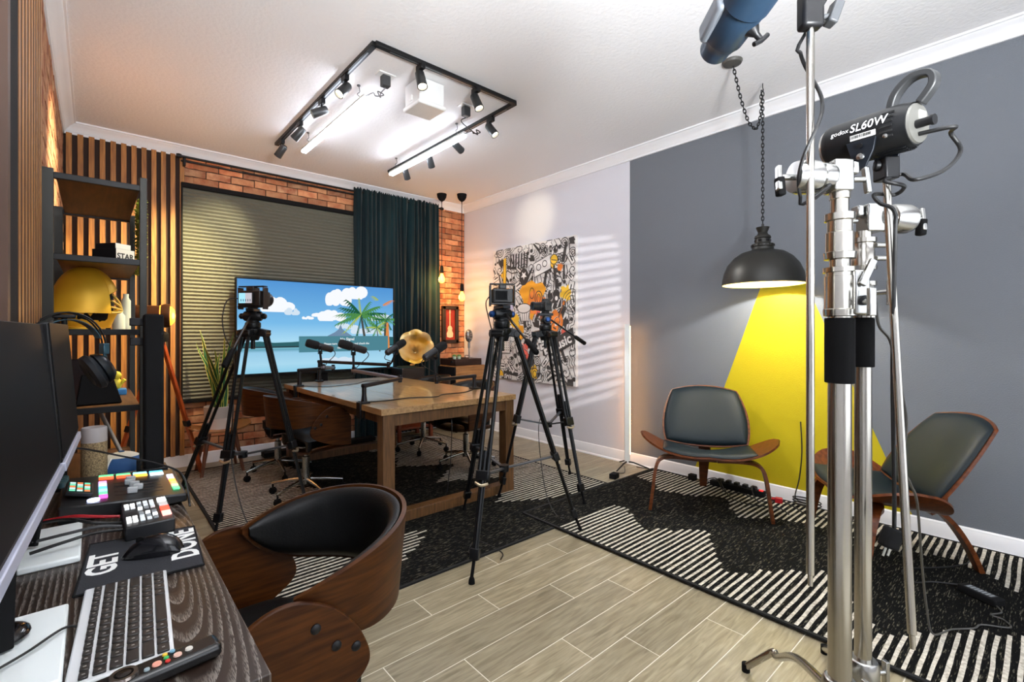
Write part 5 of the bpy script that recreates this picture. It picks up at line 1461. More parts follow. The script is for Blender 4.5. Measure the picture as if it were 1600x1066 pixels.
for i_, p in enumerate(hpp):
    T = (hpp[min(i_ + 1, len(hpp) - 1)] - hpp[max(i_ - 1, 0)]).normalized(); nn = T.cross(qs).normalized()
    hv += [p + qs * .013 + nn * .008, p - qs * .013 + nn * .008, p - qs * .013 - nn * .008, p + qs * .013 - nn * .008]
m_ = len(hpp)
hmb.add(hv, [(4 * i + a, 4 * i + (a + 1) % 4, 4 * i + 4 + (a + 1) % 4, 4 * i + 4 + a) for i in range(m_ - 1) for a in range(4)] + [(0, 1, 2, 3), (4 * m_ - 4, 4 * m_ - 3, 4 * m_ - 2, 4 * m_ - 1)]).build('carry_handle', M('handle_grey', '2c2d2e', .4), gl, local=False, smooth=40, bevel=.003)
vn = MB()
for k in range(6):
    a = .65 - .16 * k
    for j in range(1):
        pass
side0 = (-Fv * .55 - Rv * .84)
side = (side0 - qd * side0.dot(qd)).normalized()
tang = qd.cross(side).normalized()
if tang.z < 0: tang = -tang
def onbody(s, h, lift=.0004):
    a = h / RB
    return Q0 + qd * s + (side * math.cos(a) + tang * math.sin(a)) * (RB + lift)
for k in range(6):
    h = .030 - .0115 * k
    vn.beam(onbody(QL - .05, h), onbody(QL - .024, h), .0042, .003, up=side)
vn.build('vent_slots', M('slot_black', '050505', .8), gl, local=False, smooth=0)
gr = MB()
for k in range(10):
    a = -1.25 - .16 * k
    d_ = side * math.cos(a) + tang * math.sin(a)
    gr.beam(Q0 + qd * .045 + d_ * (RB + .0005), Q0 + qd * .105 + d_ * (RB + .0005), .003, .004, up=d_)
    gr.beam(Q0 + qd * (QL - .075) + d_ * (RB + .0005), Q0 + qd * (QL - .012) + d_ * (RB + .0005), .003, .004, up=d_)
gr.build('cooling_ribs', lamp_b, gl, local=False, smooth=0)
tw = M('print_white', 'e8e8e8', .5)
text('SL60W', .030, Matrix.Identity(4), tw, gl, 'printed_lettering', wrap=lambda v: onbody(QL * .40 + v.x, v.y + .004, .0036), bold=.0003, local=False, extrude=0, sx=.92)
text('godox', .017, Matrix.Identity(4), tw, gl, 'printed_lettering', wrap=lambda v: onbody(QL * .155 + v.x, v.y + .008, .0018), bold=0, local=False, extrude=0)
stk = MB()
stk.mat(0).add([onbody(QL * .40, -.016), onbody(QL * .70, -.016), onbody(QL * .70, -.003), onbody(QL * .40, -.003)], [(0, 1, 2, 3)])
q = random.Random(9); s_ = QL * .41
while s_ < QL * .66:
    w_ = q.choice([.0008, .0014, .002])
    stk.mat(1).add([onbody(s_, -.012, .0008), onbody(s_ + w_, -.012, .0008), onbody(s_ + w_, -.0045, .0008), onbody(s_, -.0045, .0008)], [(0, 1, 2, 3)])
    s_ += w_ + q.choice([.0009, .0014])
stk.build('barcode_sticker', [lab, labk], gl, local=False, smooth=0)
MB().lathe([(0, 0), (.006, 0), (.005, .003), (0, .004)], onbody(QL * .80, -.026), side, 14).build('rivet', polished, gl, local=False)
# yoke bracket
bc = Q0.lerp(Q1, .53)
for s in (1, -1):
    w_ = side if s == 1 else -side
    m = frame_matrix(bc + w_ * (RB - .006 if s == 1 else RB - .002), qd, Uz)
    pz_ = 1 if (m.to_3x3() @ Vector((0, 0, 1))).dot(w_) > 0 else -1
    MB().prism([(-.034, -.02), (.034, -.02), (.030, -.05), (.018, -.078), (.012, -.095), (-.006, -.095), (-.014, -.078), (-.024, -.05)], 0, pz_ * .006, m).build('yoke_bracket', M('bracket_dark', '141a22', .4, .4), gl, local=False, bevel=.001)
MB().box((B0.x, B0.y, 1.690), (.036, .045, .055), Matrix((Rv, Fv, Uz)).transposed()).cyl(Vector((B0.x, B0.y, 1.70)), Vector((bc.x, bc.y, bc.z - RB - .02)), .014).build('spigot_socket', black_metal, gl, local=False, bevel=.004)
for z_, h_ in ((-.06, .0), ):
    MB().lathe([(0, 0), (.0095, 0), (.008, .004), (0, .005)], bc + side * (RB + .002) + Uz * -.062, side, 16).build('bracket_bolt', polished, gl, local=False)
MB().lathe([(0, 0), (.006, 0), (.006, .004), (0, .004)], bc + side * (RB + .002) + Uz * -.035, side, 12).build('bracket_bolt', black_metal, gl, local=False)
pc = Q1 + qd * .006 - qu * .026
cable('lamp_cable', 'thick black cable looping from the studio lamp down along the leaning boom',
      [pc, pc + qd * .05 + Rv * .02, pc + Rv * .075 + Uz * .002, pc + Rv * .098 - Uz * .04, pc + Rv * .06 - Uz * .085, pc - Rv * .01 - Uz * .108, Vector((B0.x, B0.y, 1.672)) + Rv * .025 - Fv * .02, Vector((B0.x, B0.y, 1.655)) - Rv * .02 - Fv * .02,
       Vector((B0.x, B0.y, 1.64)) + Rv * .02 - Fv * .03, Vector((B0.x, B0.y, 1.63)) + Rv * .03 + Fv * .01, Vector((B0.x, B0.y, 1.628)) - Rv * .03 + Fv * .0, Vector((B0.x, B0.y, 1.60)) - Rv * .032 - Fv * .02, Vector((B0.x, B0.y, 1.575)) - Rv * .012 - Fv * .04,
       Vector((B0.x, B0.y, 1.50)) - Rv * .006 - Fv * .035, Vector((B0.x, B0.y, 1.2)) - Rv * .008 - Fv * .03, Vector((B0.x, B0.y, .9)) - Rv * .004 - Fv * .03, Vector((B0.x, B0.y, .80)) - Rv * .004 - Fv * .03], .0048, sm=8)
pg = thing('power_plug', 'black power plug hanging at the end of the lamp cable by the wooden leg', 'plug', Vector((B0.x, B0.y, .74)))
MB().box(Vector((B0.x, B0.y, .775)) - Rv * .012 - Fv * .03, (.040, .026, .050), Matrix((Rv, Fv, Uz)).transposed() @ Euler((0, .35, 0)).to_matrix()).build('body', matte_black, pg, local=False, bevel=.005)
for s in (-1, 1):
    MB().box(Vector((B0.x, B0.y, .742)) - Rv * (.022 - s * .006) - Fv * .03, (.005, .002, .022), Matrix((Rv, Fv, Uz)).transposed() @ Euler((0, .35, 0)).to_matrix()).build('prong', brushed, pg, local=False)
cable('adapter_cable', 'thin grey black cable running down the rear stand to the power brick on the rug',
      [Vector((C2[0], C2[1], 1.37)) - Fv * .045, Vector((C2[0], C2[1], 1.30)) - Fv * .04 + Rv * .012, Vector((C2[0], C2[1], 1.26)) - Fv * .035 + Rv * .045, Vector((C2[0], C2[1], 1.19)) - Fv * .03 + Rv * .065, Vector((1.60, .30, 1.05)) + Rv * .06, (1.66, .27, .92), (1.70, .26, .86), (1.80, .26, .78), (1.95, .27, .55), (2.25, .30, .30), (2.55, .32, .06), (2.72, .28, .026), (2.80, .22, .026), (2.86, .20, .026), (2.92, .12, .026), (2.98, .14, .026), (2.99, .18, .026), (3.05, .15, .026), (3.10, .17, .03)], .0035, M('cable_grey', '4c4b48', .5), sm=8)
pbk = thing('power_brick', 'black power brick lying on the right rug', 'power adapter', (3.16, .225, .0195))
pbr = math.atan2(-.13, -.07)
MB().box((3.155, .225, .037), (.155, .065, .034), (0, 0, pbr)).build('body', matte_black, pbk, local=False, bevel=.006)
MB().box((3.155, .225, .0545), (.11, .042, .001), (0, 0, pbr)).build('label', M('brick_label', '2a2c2f', .5), pbk, local=False, smooth=0)
bt = MB()
for k in range(7):
    bt.box(Vector((3.155, .225, .0555)) + Vector((math.cos(pbr), math.sin(pbr), 0)) * (-.045 + .015 * k), (.009, .03, .0008), (0, 0, pbr))
bt.build('label_print', M('print_grey', '9aa0a4', .5), pbk, local=False, smooth=0)
cable('adapter_cable', 'black cable from the power brick towards the wall behind the lounge chair', [(3.21, .30, .035), (3.17, .40, .024), (3.10, .46, .024), (3.22, .52, .024), (3.45, .36, .024), (3.62, .30, .024), (3.86, .35, .024)], .0035)

# power strip and wires along the grey wall
ps = thing('power_strip', 'black power strip with red switch at the wall behind the lounge chair', 'power strip', (3.85, 1.62, .0195))
MB().box((3.845, 1.66, .042), (.055, .42, .044)).build('case', matte_black, ps, local=False, bevel=.005)
MB().box((3.845, 1.475, .066), (.022, .026, .008)).build('red_switch', M('switch_red', 'd01818', .3, emit='ff2020', es=1.5), ps, local=False, bevel=.002, label='glowing red switch')
for k in range(5):
    MB().box((3.845, 1.53 + k * .065, .074), (.042, .036, .026)).build('plug', black_plastic, ps, local=False, bevel=.004)
rp2 = thing('red_plug', 'small red plug among the cables at the foot of the yellow beam', 'plug', (3.80, 1.33, .02))
MB().box((3.80, 1.335, .040), (.035, .05, .04), (0, 0, .3)).cyl((3.80, 1.36, .04), (3.80, 1.385, .04), .010).build('body', M('plug_red', 'b81420', .45), rp2, local=False, bevel=.006)
q = random.Random(12)
LBL = ['tangled black wire on the rug between the lounge chair and wall', 'black wire sagging from the power strip to the red plug', 'black wire curling on the rug under the lounge chair', 'black wire along the baseboard toward the left rug corner', 'black wire crossing the rug stripes beside the red plug']
WP = [[(3.84, 1.95, .05), (3.74, 1.9, .06), (3.78, 1.8, .10), (3.72, 1.7, .03), (3.80, 1.6, .024), (3.75, 1.5, .024)],
      [(3.84, 1.5, .08), (3.78, 1.52, .10), (3.72, 1.46, .024), (3.76, 1.38, .03), (3.80, 1.35, .04)],
      [(3.82, 1.75, .09), (3.70, 1.72, .10), (3.62, 1.6, .024), (3.60, 1.45, .024), (3.68, 1.30, .024), (3.60, 1.2, .024)],
      [(3.88, 1.88, .04), (3.86, 2.05, .024), (3.88, 2.25, .024), (3.85, 2.42, .024), (3.86, 2.6, .006)],
      [(3.80, 1.31, .04), (3.78, 1.22, .024), (3.70, 1.12, .024), (3.74, .95, .024), (3.86, .8, .024)]]
for lb, wp in zip(LBL, WP):
    cable('loose_wire', lb, wp, .0042, sm=8)
cable('loose_wire', 'coiled black wire hanging down the yellow beam to the rug', [(3.925, 1.23, .62), (3.92, 1.22, .4), (3.915, 1.235, .2), (3.88, 1.25, .06)] + [(3.86 + .05 * math.cos(k * .8), 1.17 + .09 * math.sin(k * .8), .030 + .0025 * k) for k in range(22)], .0042, sm=4)
ad = thing('plug_adapter', 'small black adapter on the rug behind the lounge chair, left of the power strip', 'adapter', (3.84, 2.03, .0195))
MB().box((3.84, 2.03, .045), (.05, .06, .05)).build('body', matte_black, ad, local=False, bevel=.005)
# ------------------------------------------------------------------ the desk at the left edge
def ash_mat():
    m = bpy.data.materials.new('black_ash'); m.use_nodes = True
    nt = m.node_tree; N = nt.nodes; L = nt.links; b = N['Principled BSDF']
    b.inputs['Roughness'].default_value = .36
    tc = N.new('ShaderNodeTexCoord'); mp = N.new('ShaderNodeMapping'); L.new(tc.outputs['Object'], mp.inputs[0])
    mp.inputs['Scale'].default_value = (19, 2.7, 1); mp.inputs['Location'].default_value = (-2.4, -3.5, 0)
    wv = N.new('ShaderNodeTexWave'); wv.wave_type = 'RINGS'; wv.rings_direction = 'Z'; wv.wave_profile = 'SAW'
    wv.inputs['Scale'].default_value = 1.5; wv.inputs['Distortion'].default_value = 1.8; wv.inputs['Detail'].default_value = 2.0; wv.inputs['Detail Scale'].default_value = .7
    L.new(mp.outputs[0], wv.inputs['Vector'])
    mp2 = N.new('ShaderNodeMapping'); L.new(tc.outputs['Object'], mp2.inputs[0]); mp2.inputs['Scale'].default_value = (800, 70, 1)
    nz = N.new('ShaderNodeTexNoise'); nz.inputs['Scale'].default_value = 1.0; L.new(mp2.outputs[0], nz.inputs['Vector'])
    mu = N.new('ShaderNodeMath'); mu.operation = 'MULTIPLY'; L.new(wv.outputs['Fac'], mu.inputs[0])
    mr = N.new('ShaderNodeMapRange'); mr.inputs['From Min'].default_value = .28; mr.inputs['From Max'].default_value = .55; L.new(nz.outputs['Fac'], mr.inputs['Value'])
    L.new(mr.outputs[0], mu.inputs[1])
    rp = N.new('ShaderNodeValToRGB'); L.new(mu.outputs[0], rp.inputs[0])
    rp.color_ramp.elements[0].position = .42; rp.color_ramp.elements[0].color = lin('261b15')
    rp.color_ramp.elements[1].position = .92; rp.color_ramp.elements[1].color = lin('7a736c')
    L.new(rp.outputs[0], b.inputs['Base Color'])
    return m
ash = ash_mat()
DZ = .745
dk = thing('desk', 'narrow dark wood grain desk along the left wall with black metal legs', 'desk', (.04, 1.57, 0))
MB().box((.04, 1.57, DZ - .018), (.34, 1.52, .036)).build('desktop', ash, dk, local=False, bevel=.002)
for yy in (.88, 2.26):
    for xx in (-.09, .17):
        MB().box((xx, yy, .355), (.035, .035, .71)).build('leg', black_metal, dk, local=False, bevel=.002)
    MB().box((.04, yy, .08), (.225, .03, .03)).build('foot_rail', black_metal, dk, local=False, bevel=.002)

def monitor(label, b0, b1, z0, h, tilt, base):
    """b0,b1: bottom corners (x,y) near and far; the screen faces +x"""
    p0 = Vector((*b0, z0)); p1 = Vector((*b1, z0)); ax = (p1 - p0).normalized()
    up = (Uz * math.cos(tilt) + Vector((-1, 0, 0)) * math.sin(tilt)).normalized()
    nr = ax.cross(up).normalized()
    if nr.x < 0: nr = -nr
    t = thing('monitor', label, 'monitor', ((b0[0] + b1[0]) / 2 - .03, (b0[1] + b1[1]) / 2, DZ), 0, 'desk monitors')
    L_ = (p1 - p0).length; Rm = Matrix((ax, nr, up)).transposed()
    c = (p0 + p1) / 2
    MB().box(c + up * (h / 2 + .006) - nr * .012, (L_, .02, h), Rm).build('casing', black_plastic, t, local=False, bevel=.003)
    MB().box(c + up * (h / 2 + .010) - nr * .0015, (L_ - .006, .002, h - .012), Rm).build('screen', M('screen_off', '0d0d0f', .5, spec=.08), t, local=False, smooth=0)
    MB().box(c + up * -.004 - nr * .006, (L_, .018, .020), Rm).build('silver_chin', M('chin_silver', 'aeb1c2', .4, .15), t, local=False, bevel=.002)
    MB().box(c + up * h * .4 - nr * .026, (.06, .012, .1), Rm).beam(c + up * h * .35 - nr * .032, Vector((-.122, base[1], DZ + .02)), .05, .010).build('neck', matte_black, t, local=False, bevel=.002)
    MB().box((base[0], base[1], DZ + .008), (base[2], base[3], .015)).build('foot_plate', M('foot_plate_white', 'e4eaea', .35), t, local=False, bevel=.004)
    return t
monitor('nearer dark monitor at the left edge of the photo, on a pale foot plate', (-.088, .72), (-.052, 1.45), .982, .312, .095, (-.083, 1.115, .095, .27))
monitor('farther dark monitor, just beyond the nearer one on the desk', (-.049, 1.462), (-.031, 1.90), .982, .316, .075, (-.075, 1.63, .105, .27))

# audio mixer with lit pads
mx = thing('audio_mixer', 'black audio mixer with lit coloured pads, sliders and a touch screen on the desk', 'mixer', (.07, 1.965, DZ))
MX0, MX1, MY0, MY1 = -.075, .222, 1.795, 2.145
mz0, mz1 = DZ + .03, DZ + .055
MB().add([(MX0, MY0, DZ + .004), (MX1, MY0, DZ + .004), (MX1, MY1, DZ + .004), (MX0, MY1, DZ + .004), (MX0, MY0, mz1), (MX1, MY0, mz0), (MX1, MY1, mz0), (MX0, MY1, mz1)], [(0, 3, 2, 1), (4, 5, 6, 7), (0, 1, 5, 4), (1, 2, 6, 5), (2, 3, 7, 6), (3, 0, 4, 7)]).build('case', M('mixer_black', '17181a', .4), mx, local=False, bevel=.006)
def mzt(x): return mz1 + (mz0 - mz1) * (x - MX0) / (MX1 - MX0)
ty = math.atan2(mz1 - mz0, MX1 - MX0)
def mpad(x, y, w, d, mat, name='pad', h=.006):
    return MB().box((x, y, mzt(x) + h / 2), (w, d, h), (0, ty, 0)).build(name, mat, mx, local=False, bevel=.0015)
PC = ['4fc07a', 'e8502c', 'e0a03c', '4fb0e0', '7fd4e8', 'd8e8f0', 'd84fb8', 'f08a5a']
def pm_(h): return M('pad_' + h, h, .35, emit=h, es=1.3)
for i in range(4):
    x = .020 + i * .045
    for k, hh in ((0, (PC[1], PC[1], PC[2], PC[5])[i]), (1, (PC[0], PC[0], PC[4], PC[3])[i])):
        mpad(x + .012, 2.083 + k * .027, .038, .022, pm_(hh))
for k in range(6):
    mpad(.022, 1.855 + k * .0335, .020, .026, pm_([PC[6], PC[0], PC[4], PC[3], 'b0c4ff', 'c88ae0'][k]))
    mpad(.200, 1.865 + k * .034, .018, .026, pm_([PC[0], '9fe08a', PC[7], PC[2], 'f0a0a0', 'e8e0ff'][k]))
for k in range(5):
    y_ = 1.868 + k * .036
    mpad(.108, y_, .12, .004, M('slider_slot', '3a2a22', .5), 'slider_track', .001)
    xs = (.09, .105, .098, .088, .092)[k]
    MB().box((xs, y_, mzt(xs) + .010), (.026, .015, .018), (0, ty, 0)).build('fader_cap', M('fader_grey', 'a9acae', .4), mx, local=False, bevel=.003)
ms = MB().box((-.032, 1.925, mz1 + .010), (.062, .125, .012), (0, ty + .18, 0)).build('touch_screen', black_plastic, mx, local=False, bevel=.002)
sm_ = Matrix.Translation((-.032, 1.925, mz1 + .010)) @ Euler((0, ty + .18, 0)).to_matrix().to_4x4() @ Matrix.Translation((0, 0, .0068))
b_ = MB().at(m=sm_)
b_.mat(0).box((0, 0, 0), (.052, .112, .0006))
q = random.Random(3)
for i in range(5):
    for j in range(3):
        b_.mat(1 + (i + j) % 3).box((-.017 + j * .017, -.044 + i * .022, .0008), (.013, .017, .0005))
b_.build('screen_display', [emis('mx_dark', '12302c', .9), emis('mx_green', '6fd0a8', 1.0), emis('mx_white', 'b8d8d0', 1.0), emis('mx_orange', 'd8784a', 1.0)], ms, local=False, smooth=0)
MB().lathe([(.010, 0), (.014, 0), (.014, .006), (.010, .006)], (.0, 1.825, mzt(.0)), (0, 0, 1), 20).build('ring_button', M('ring_glow', 'd8e0ff', .3, emit='c8d4ff', es=2), mx, local=False)
for k in range(4):
    MB().lathe([(0, 0), (.010, 0), (.009, .016), (0, .017)], (-.075 + k * .002, 2.03 + k * .028, mz1 - .002), (0, 0, 1), 14).build('knob', M('knob_teal', '2c4a50', .4), mx, local=False)

# small switcher with lit keys
sw = thing('video_switcher', 'small black video switcher with white and red lit buttons beside the mixer', 'switcher', (.112, 1.665, DZ))
MB().box((.112, 1.665, DZ + .022), (.105, .235, .036)).build('case', M('switcher_black', '1a1b1e', .42), sw, local=False, bevel=.004)
SZ = DZ + .041
def key(x, y, w, d, hexc, es=0):
    m_ = M('sw_' + hexc + str(es), hexc, .4, emit=hexc if es else None, es=es)
    return MB().box((x, y, SZ + .0015), (w, d, .004)).build('button', m_, sw, local=False, bevel=.0008)
for k in range(4):
    key(.150, 1.60 + k * .045 + .0, .020, .038, ['f7a094', 'ff3a2a', 'c8c8c8', 'ffffff'][k], [1.2, 2.2, .25, 2.2][k])
for j in range(3):
    for k in range(6):
        key(.098 + j * .014, 1.585 + k * .027 + (.02 if k > 2 else 0), .010, .018, 'e6ecee' if (k + j) % 2 else '8a9094', 1.6 if (k + j) % 3 == 0 else .15)
for j in range(2):
    for k in (0, 1, 4, 5):
        key(.070 + j * .013, 1.585 + k * .03, .010, .016, 'f2f4f4', 1.4 if k != 4 else .2)

# cables between the monitor feet and the switcher
CP = [('red braided cable lying on the desk behind the switcher', M('cable_red', 'a81c24', .5), [(-.10, 1.80, .77), (-.04, 1.74, .785), (.01, 1.71, .78), (.055, 1.70, .772)]),
      ('black plug and cable lying over the pale foot plate', cable_black, [(-.11, 1.70, .795), (-.05, 1.67, .80), (.0, 1.63, .79), (.055, 1.64, .772)]),
      ('braided black cable, middle of the bundle beside the foot plate', M('cable_braid', '3a3a3c', .6), [(-.11, 1.62, .775), (-.05, 1.60, .785), (.01, 1.59, .79), (.055, 1.60, .775)]),
      ('black cable, nearest of the bundle beside the foot plate', cable_black, [(-.11, 1.55, .772), (-.05, 1.55, .782), (.0, 1.56, .785), (.055, 1.575, .775)])]
for lb, mm, pp in CP:
    cable('desk_cable', lb, pp, .0042, mm)
cable('desk_cable', 'long black cable arching from the far monitor over the audio mixer', [(-.06, 1.86, .95), (-.02, 1.92, .93), (.06, 1.98, .885), (.15, 1.93, .855), (.205, 1.88, .83), (.222, 1.83, .80), (.225, 1.77, .74)], .0032)
cable('desk_cable', 'thin black cable crossing the nearer pale foot plate', [(-.12, 1.05, .768), (-.08, 1.08, .77), (-.04, 1.13, .768), (-.02, 1.16, .75)], .0022)
wm = thing('webcam_base', 'black glossy gadget at the left frame edge on the pale foot plate', 'gadget', (-.115, 1.15, DZ + .0155))
MB().ell((-.110, 1.165, DZ + .024), (.03, .04, .012)).build('body', M('gloss_black', '0c0c0e', .12), wm, local=False)

# mouse pad, mouse, keyboard, remote
mp_ = thing('mouse_pad', 'black mouse pad with bold white GET and DONE lettering', 'mouse pad', (.09, 1.44, DZ))
pr = .0
pcn = [(-.030, 1.300), (.190, 1.285), (.207, 1.555), (-.006, 1.590)]
ctr = (sum(a for a, b in pcn) / 4, sum(b for a, b in pcn) / 4)
MB().prism(pcn, DZ, DZ + .0045).build('pad', M('pad_cloth', '23252b', .85, 0, None, bump=.4, bscale=400), mp_, local=False, bevel=.002)
e = MB().tube([(*c_, DZ + .003) for c_ in pcn + pcn[:1]], .0028, 6)
e.build('stitched_edge', matte_black, mp_, local=False)
tw_ = M('pad_print', 'ebebe8', .7)
ux = Vector((.018, .27, 0)).normalized()
for wd, x_, y_ in (('GET', .036, 1.375), ('DONE', .188, 1.345)):
    text(wd, .073, frame_matrix((x_, y_, DZ + .0047), ux, (-1, .07, 0)), tw_, mp_, 'pad_lettering', extrude=.0002, bold=.0022, local=False, sx=.95)
mo = thing('computer_mouse', 'glossy black computer mouse on the mouse pad', 'mouse', (.095, 1.41, DZ + .005))
md = Vector((.85, -.35, 0)).normalized(); mn = Vector((.35, .85, 0))
def mouse(u, v):
    a = -1 + 2 * u; th = PI * v
    w = .034 * (1 - abs(a) ** 3 * .55) * (1 - .12 * (1 - a * a)); hgt = .042 * (1 - .35 * (a - .25) ** 2) * max(0.05, (1 - abs(a) ** 4)) ** .5
    return Vector((.108, 1.425, DZ + .0052)) + md * (.058 * a) + mn * (w * math.cos(th)) + Uz * (hgt * math.sin(th) ** .8)
MB().sheet(mouse, 22, 18, -.002).build('shell', M('mouse_gloss', '131316', .14), mo, local=False, smooth=70)
MB().lathe([(0, -.004), (.008, -.004), (.008, .004), (0, .004)], Vector((.108, 1.425, DZ + .041)) + md * -.026, mn, 14).build('scroll_wheel', rubber, mo, local=False)
kbd = thing('keyboard', 'slim silver keyboard with dark keys on the desk', 'keyboard', (.035, 1.11, DZ))
kang = math.atan2(.022, .36)
KO = Vector((-.034, .955, DZ + .004)); ky = Vector((.022, .36, 0)).normalized(); kx = Vector((ky.y, -ky.x, 0)); 
kx = Vector((.9985, -.05, 0))
KL, KW = .345, .134
KR = Matrix((kx, ky, Uz)).transposed()
MB().box(KO + kx * KW / 2 + ky * KL / 2 + Uz * .004, (KW, KL, .008), KR).build('plate', M('key_plate', 'd9dbdd', .4, .1), kbd, local=False, bevel=.003)
MB().box(KO + kx * .008 + ky * KL / 2 + Uz * -.001, (.014, KL, .007), KR).build('rear_foot', M('key_plate2', '7d8084', .4, .6), kbd, local=False, bevel=.002)
key_m = M('key_black', '2a2624', .42); legend = M('key_legend', '8f8a84', .6)
ku = KL - .014
def kkey(r, y0, w):
    x0 = .012 + r * .0199
    h_ = .0165 if r else .012
    if r == 0: x0 += .0035
    c = KO + kx * (x0 + h_ / 2) + ky * (y0 + w / 2) + Uz * .0098
    o = MB().box(c, (h_, w - .0040, .0042), KR).build('key', key_m, kbd, local=False, bevel=.0012, seg=1)
    if w < .03 or r == 2:
        MB().box(c + Uz * .00225, (.004, .0028, .0003), KR).build('legend', legend, o, local=False, smooth=0)
def krow(r, ws):
    s = ku / sum(ws); y_ = .007
    for w_ in ws:
        kkey(r, y_, w_ * s); y_ += w_ * s
krow(0, [1] * 15); krow(1, [1] * 13 + [2]); krow(2, [1.5] + [1] * 12 + [1.5]); krow(3, [1.8] + [1] * 11 + [2.2]); krow(4, [2.3] + [1] * 10 + [2.0, 1.0]); krow(5, [1.25, 1, 1.25, 1.25, 5.0, 1.2, 1.2, .95, .95, .95])
rc = thing('remote_control', 'black television remote control with small coloured buttons below the keyboard', 'remote', (.06, .90, DZ))
ra = Vector((-.032, .905, DZ + .012)); rb = Vector((.158, .922, DZ + .013)); rd = (rb - ra).normalized(); rn = Vector((-rd.y, rd.x, 0))
RR_ = Matrix((rd, rn, rd.cross(rn))).transposed()
rbo = MB().box((ra + rb) / 2 + Uz * .001, ((rb - ra).length, .044, .022), RR_).build('body', M('remote_black', '151414', .22), rc, local=False, bevel=.008, seg=3)
def rbtn(s, o_, r_, hexc, nm='button'):
    MB().lathe([(0, 0), (r_, 0), (r_ * .9, .0022), (0, .0026)], ra + rd * s + rn * o_ + Uz * .0125, Uz, 12).build(nm, M('rb_' + hexc, hexc, .4), rc, local=False)
for k, hx in enumerate(('c8302c', '3aa85a', 'e0b83a')):
    rbtn(.118, -.010 + k * .010, .0038, hx)
rbtn(.105, -.006, .0065, 'e09a86'); rbtn(.132, -.004, .006, 'd8b0a0'); rbtn(.128, .012, .004, '7aa8c0'); rbtn(.148, .0, .0055, 'cfcac0'); rbtn(.092, -.01, .004, '8a9aa0')
MB().lathe([(.011, 0), (.018, 0), (.017, .004), (.012, .004)], ra + rd * .066 + Uz * .0125, Uz, 24).build('ring_control', M('ring_chrome', '9a9088', .15, .9), rc, local=False)
MB().lathe([(0, 0), (.010, 0), (.009, .004), (0, .005)], ra + rd * .066 + Uz * .0125, Uz, 20).build('wheel', M('remote_black', '151414'), rc, local=False)

# upright post clamped to the far corner of the desk
pt = thing('padded_post', 'tall black square post rising from the far corner of the desk', 'post', (.176, 2.285, DZ))
MB().box((.173, 2.287, DZ + .305), (.062, .062, .60)).build('sleeve', matte_black, pt, local=False, bevel=.008)
MB().box((.173, 2.287, DZ + .01), (.085, .085, .02)).build('base_clamp', black_metal, pt, local=False, bevel=.003)
for z_, w_ in ((DZ + .575, .03), (DZ + .50, .03)):
    MB().box((.125, 2.312, z_), (.045, .03, .03)).build('clip', black_plastic, pt, local=False, bevel=.003)
# headphones on their stand
hs_ = thing('headphone_stand', 'thin black headphone stand behind the far monitor', 'stand', (-.075, 2.24, DZ))
MB().lathe([(0, 0), (.045, 0), (.045, .01), (.008, .016), (.008, .585), (0, .585)], (-.075, 2.24, DZ), (0, 0, 1), 20).build('pole', black_metal, hs_, local=False)
MB().box((-.075, 2.24, DZ + .59), (.06, .03, .014)).build('cradle', black_metal, hs_, local=False, bevel=.004)
hph = thing('headphones', 'black over ear headphones with blue sheen hanging in front of the shelf', 'headphones', (-.06, 2.25, 1.34))
hA = Vector((.80, .45, 0)).normalized(); hF = Vector((.45, -.80, 0))
hpc = Vector((-.068, 2.245, 1.225))
hph_m = M('headphone_dark', '1a2027', .3, .3); hph_b = M('headphone_blue', '41606e', .3, .5)
def arc(r_, z_, w=1.0, n=18, a0=-.2, a1=PI + .2):
    return [hpc + hA * (r_ * math.cos(a)) + Uz * (z_ * math.sin(a)) for a in [a0 + (a1 - a0) * k / n for k in range(n + 1)]]
for off in (-.010, .010):
    MB().tube([p + hF * off for p in arc(.112, .124)], .0032, 8).build('headband_wire', black_metal, hph, local=False)
vb = []
P_ = arc(.097, .098, a0=.35, a1=PI - .35)
for p in P_:
    r_ = (p - hpc).normalized()
    vb += [p + hF * .018, p - hF * .018, p - hF * .018 + r_ * .003, p + hF * .018 + r_ * .003]
n_ = len(P_)
MB().add(vb, [(4 * i + a, 4 * i + (a + 1) % 4, 4 * i + 4 + (a + 1) % 4, 4 * i + 4 + a) for i in range(n_ - 1) for a in range(4)] + [(0, 1, 2, 3), (4 * n_ - 4, 4 * n_ - 3, 4 * n_ - 2, 4 * n_ - 1)]).build('headband_strap', hph_b, hph, local=False)
for s in (1, -1):
    ac = hpc + hA * s * .100 - Uz * .078
    MB().box(hpc + hA * s * .112 - Uz * .005, (.02, .03, .04), Matrix((hA, hF, Uz)).transposed()).tube([hpc + hA * s * .112 - Uz * .02, hpc + hA * s * .118 - Uz * .05, ac + hA * s * .02], .006, 8, sm=3).build('slider', hph_b, hph, local=False, bevel=.003)
    dd = (hA * s + Uz * .55 + hF * .35).normalized()
    cup = MB().lathe([(0, .034), (.038, .031), (.054, .016), (.060, 0), (.052, -.005), (0, -.005)], ac, dd, 24).build('ear_cup', hph_m, hph, local=False)
    MB().lathe([(.022, -.005), (.056, -.005), (.067, -.017), (.064, -.032), (.046, -.040), (.025, -.032), (.022, -.014)], ac, dd, 24).build('ear_pad', M('ear_pad', '12181f', .55), cup, local=False)
